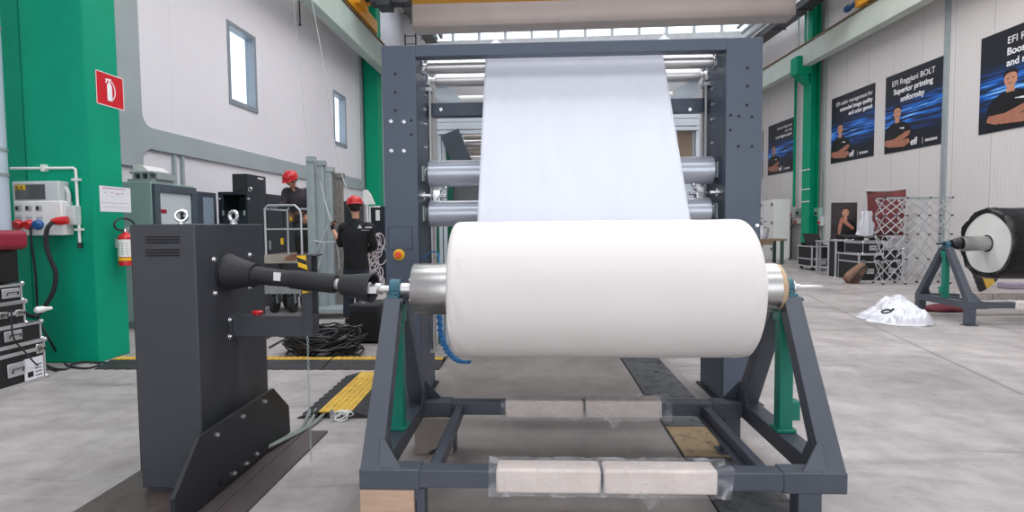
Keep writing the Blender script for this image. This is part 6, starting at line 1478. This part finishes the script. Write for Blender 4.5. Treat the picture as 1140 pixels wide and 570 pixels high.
b = MB(); b.prism([(RX2+.003, RY2-.13, ZC+.30), (RX2+.003, RY2-.30, ZC+.20), (RX2+.003, RY2-.27, ZC+.15), (RX2+.003, RY2-.10, ZC+.24)], (-.002, 0, 0)); b.build('tape', WHITEP, t)
b = MB(); b.lathe((6.0, RY2, ZC), V((1, 0, 0)), [(0, .105), (.37, .105)], 48); b.build('core', BRUSH, t)
b = MB(); b.lathe((5.88, RY2, ZC), V((1, 0, 0)), [(0, .04), (.0, .055), (.05, .075), (.10, .08), (.11, .06)], 32)
b.build('clamp_collar', BLACK, t); b = MB(); b.lathe((XE-.01, RY2, ZC), V((1, 0, 0)), [(0, .1), (.12, .1), (.12, .03), (.3, .03)], 32); b.build('clamp_collar', BLACK, t)
b = MB(); b.lathe((5.68, RY2, ZC), V((1, 0, 0)), [(0, .012), (.1, .014), (.1, .022), (.26, .03)], 20); b.build('shaft', DARKM, t)
# white sheeting heap
random.seed(5)
c0, c1 = fl(966, 358), fl(1044, 360); cx_, cy_ = (c0.x+c1.x)/2, 8.25; rx, ry = (c1.x-c0.x)/2, .5
b = MB(); N_ = 60; g = []
from mathutils import noise as nz
for i in range(N_+1):
    row = []
    for j in range(N_+1):
        u_, v_ = i/N_*2-1, j/N_*2-1; rr_ = sqrt(u_*u_+v_*v_); edge = 1+.18*nz.noise(V((u_*2.1, v_*2.1, 3)))
        s_ = min(1, 1/max(rr_, 1e-6)) if rr_ > 1 else 1; uu, vv = u_*s_, v_*s_; r2 = min(rr_, 1)
        h = max(0, (1-r2**1.6))*.30*(1+.35*nz.noise(V((uu*1.6+5, vv*1.6, 0)))) + .07*abs(nz.noise(V((uu*4+2, vv*4, 1))))+.05*abs(nz.noise(V((uu*9, vv*9, 4))))+.02*abs(nz.noise(V((uu*22, vv*22, 8))))
        if r2 > .85: h *= max(.08, (1-r2)/.15)
        row.append(b.bm.verts.new((cx_+uu*rx*edge+.03*sin(vv*9), cy_+vv*ry*edge, .004+max(0, h)*(1 if uu > -.5 else .75))))
    g.append(row)
for i in range(N_):
    for j in range(N_): b.bm.faces.new((g[i][j], g[i+1][j], g[i+1][j+1], g[i][j+1]))
bmesh.ops.remove_doubles(b.bm, verts=b.bm.verts[:], dist=.0004)
o = b.build('plastic_sheeting', PLAST, angle=120); tag(o, 'crumpled heap of white plastic sheeting on the floor beside the right hand stand', 'plastic sheet')
b = MB(); p = at(984, 346, 7.95); pts = [(p.x+.06*cos(2*pi*i/14), 7.9+.02*sin(2*pi*i/14), p.z+.02*sin(2*pi*i/14+.6)) for i in range(14)]; b.path(pts, .012, 6, closed=True); b.tube((p.x+.06, 7.9, p.z), (p.x+.11, 7.92, p.z+.03), .014)
tag(b.build('black_strap', RUBBER), 'short black strap lying on the white plastic sheeting', 'strap')
p = fl(1048, 348); b = MB(); b.sphere((p.x+.15, p.y+.2, .03), .4, (1, .5, .16), 20, 12)
for v in b.bm.verts: v.co.z = max(.003, v.co.z+.012*sin(v.co.x*20))
tag(b.build('red_cloth', mat('dark red cloth', (96, 28, 40), .8, 0, .2, 8, .3, 20)), 'dark red cloth on the floor under the left end of the right hand stand', 'cloth')
p = fl(1102, 327); rx_ = ramp('yellow and black cable ramp standing on edge behind the right hand stand', (p.x+.0, p.y+.3, .285), 0, first=r1); rx_.rotation_euler = (radians(90), radians(62), .3); rx_.location.z = .62
p = fl(1128, 322); b = MB(); b.box(p.x-.1, p.x+.4, p.y, p.y+.3, 0, .12); tag(b.build('grey_box', GREYINK, bevel=.02), 'low grey box on the floor behind the right hand stand at the photo edge', 'box')
# ================================================================== LIGHT
wd = bpy.data.worlds.new('daylight'); SC.world = wd; wd.use_nodes = True
bg = wd.node_tree.nodes['Background']; bg.inputs[0].default_value = (.86, .93, 1, 1); bg.inputs[1].default_value = 2.1
def area(name, loc, size, rot, power, col=(1, 1, 1)):
    l = bpy.data.lights.new(name, 'AREA'); l.shape = 'RECTANGLE'; l.size, l.size_y = size; l.energy = power; l.color = col
    o = bpy.data.objects.new(name, l); COL.objects.link(o); o.location = loc; o.rotation_euler = rot; return o
for (a, c), pw in zip(sky, (480, 720, 950, 190)):
    area('skylight_daylight', (2.5, (a+c)/2, ZT+.05), (15.2, c-a-.1), (0, 0, 0), pw, (1, .985, .975))
# added fill light at the rear wall opening, to brighten front faces
area('rear_fill_light', (1.5, YB+.05, 2.4), (9.0, 4.4), (radians(90), 0, 0), 215, (.97, .985, 1))
SC.view_settings.view_transform = 'Standard'; SC.view_settings.look = 'None'; SC.view_settings.gamma = 1; SC.view_settings.use_curve_mapping = False
SC.view_settings.exposure = 0.0
SC.cycles.use_denoising = True; SC.cycles.max_bounces = 8; SC.cycles.diffuse_bounces = 4; SC.cycles.transparent_max_bounces = 16
SC.cycles.sample_clamp_indirect = 8
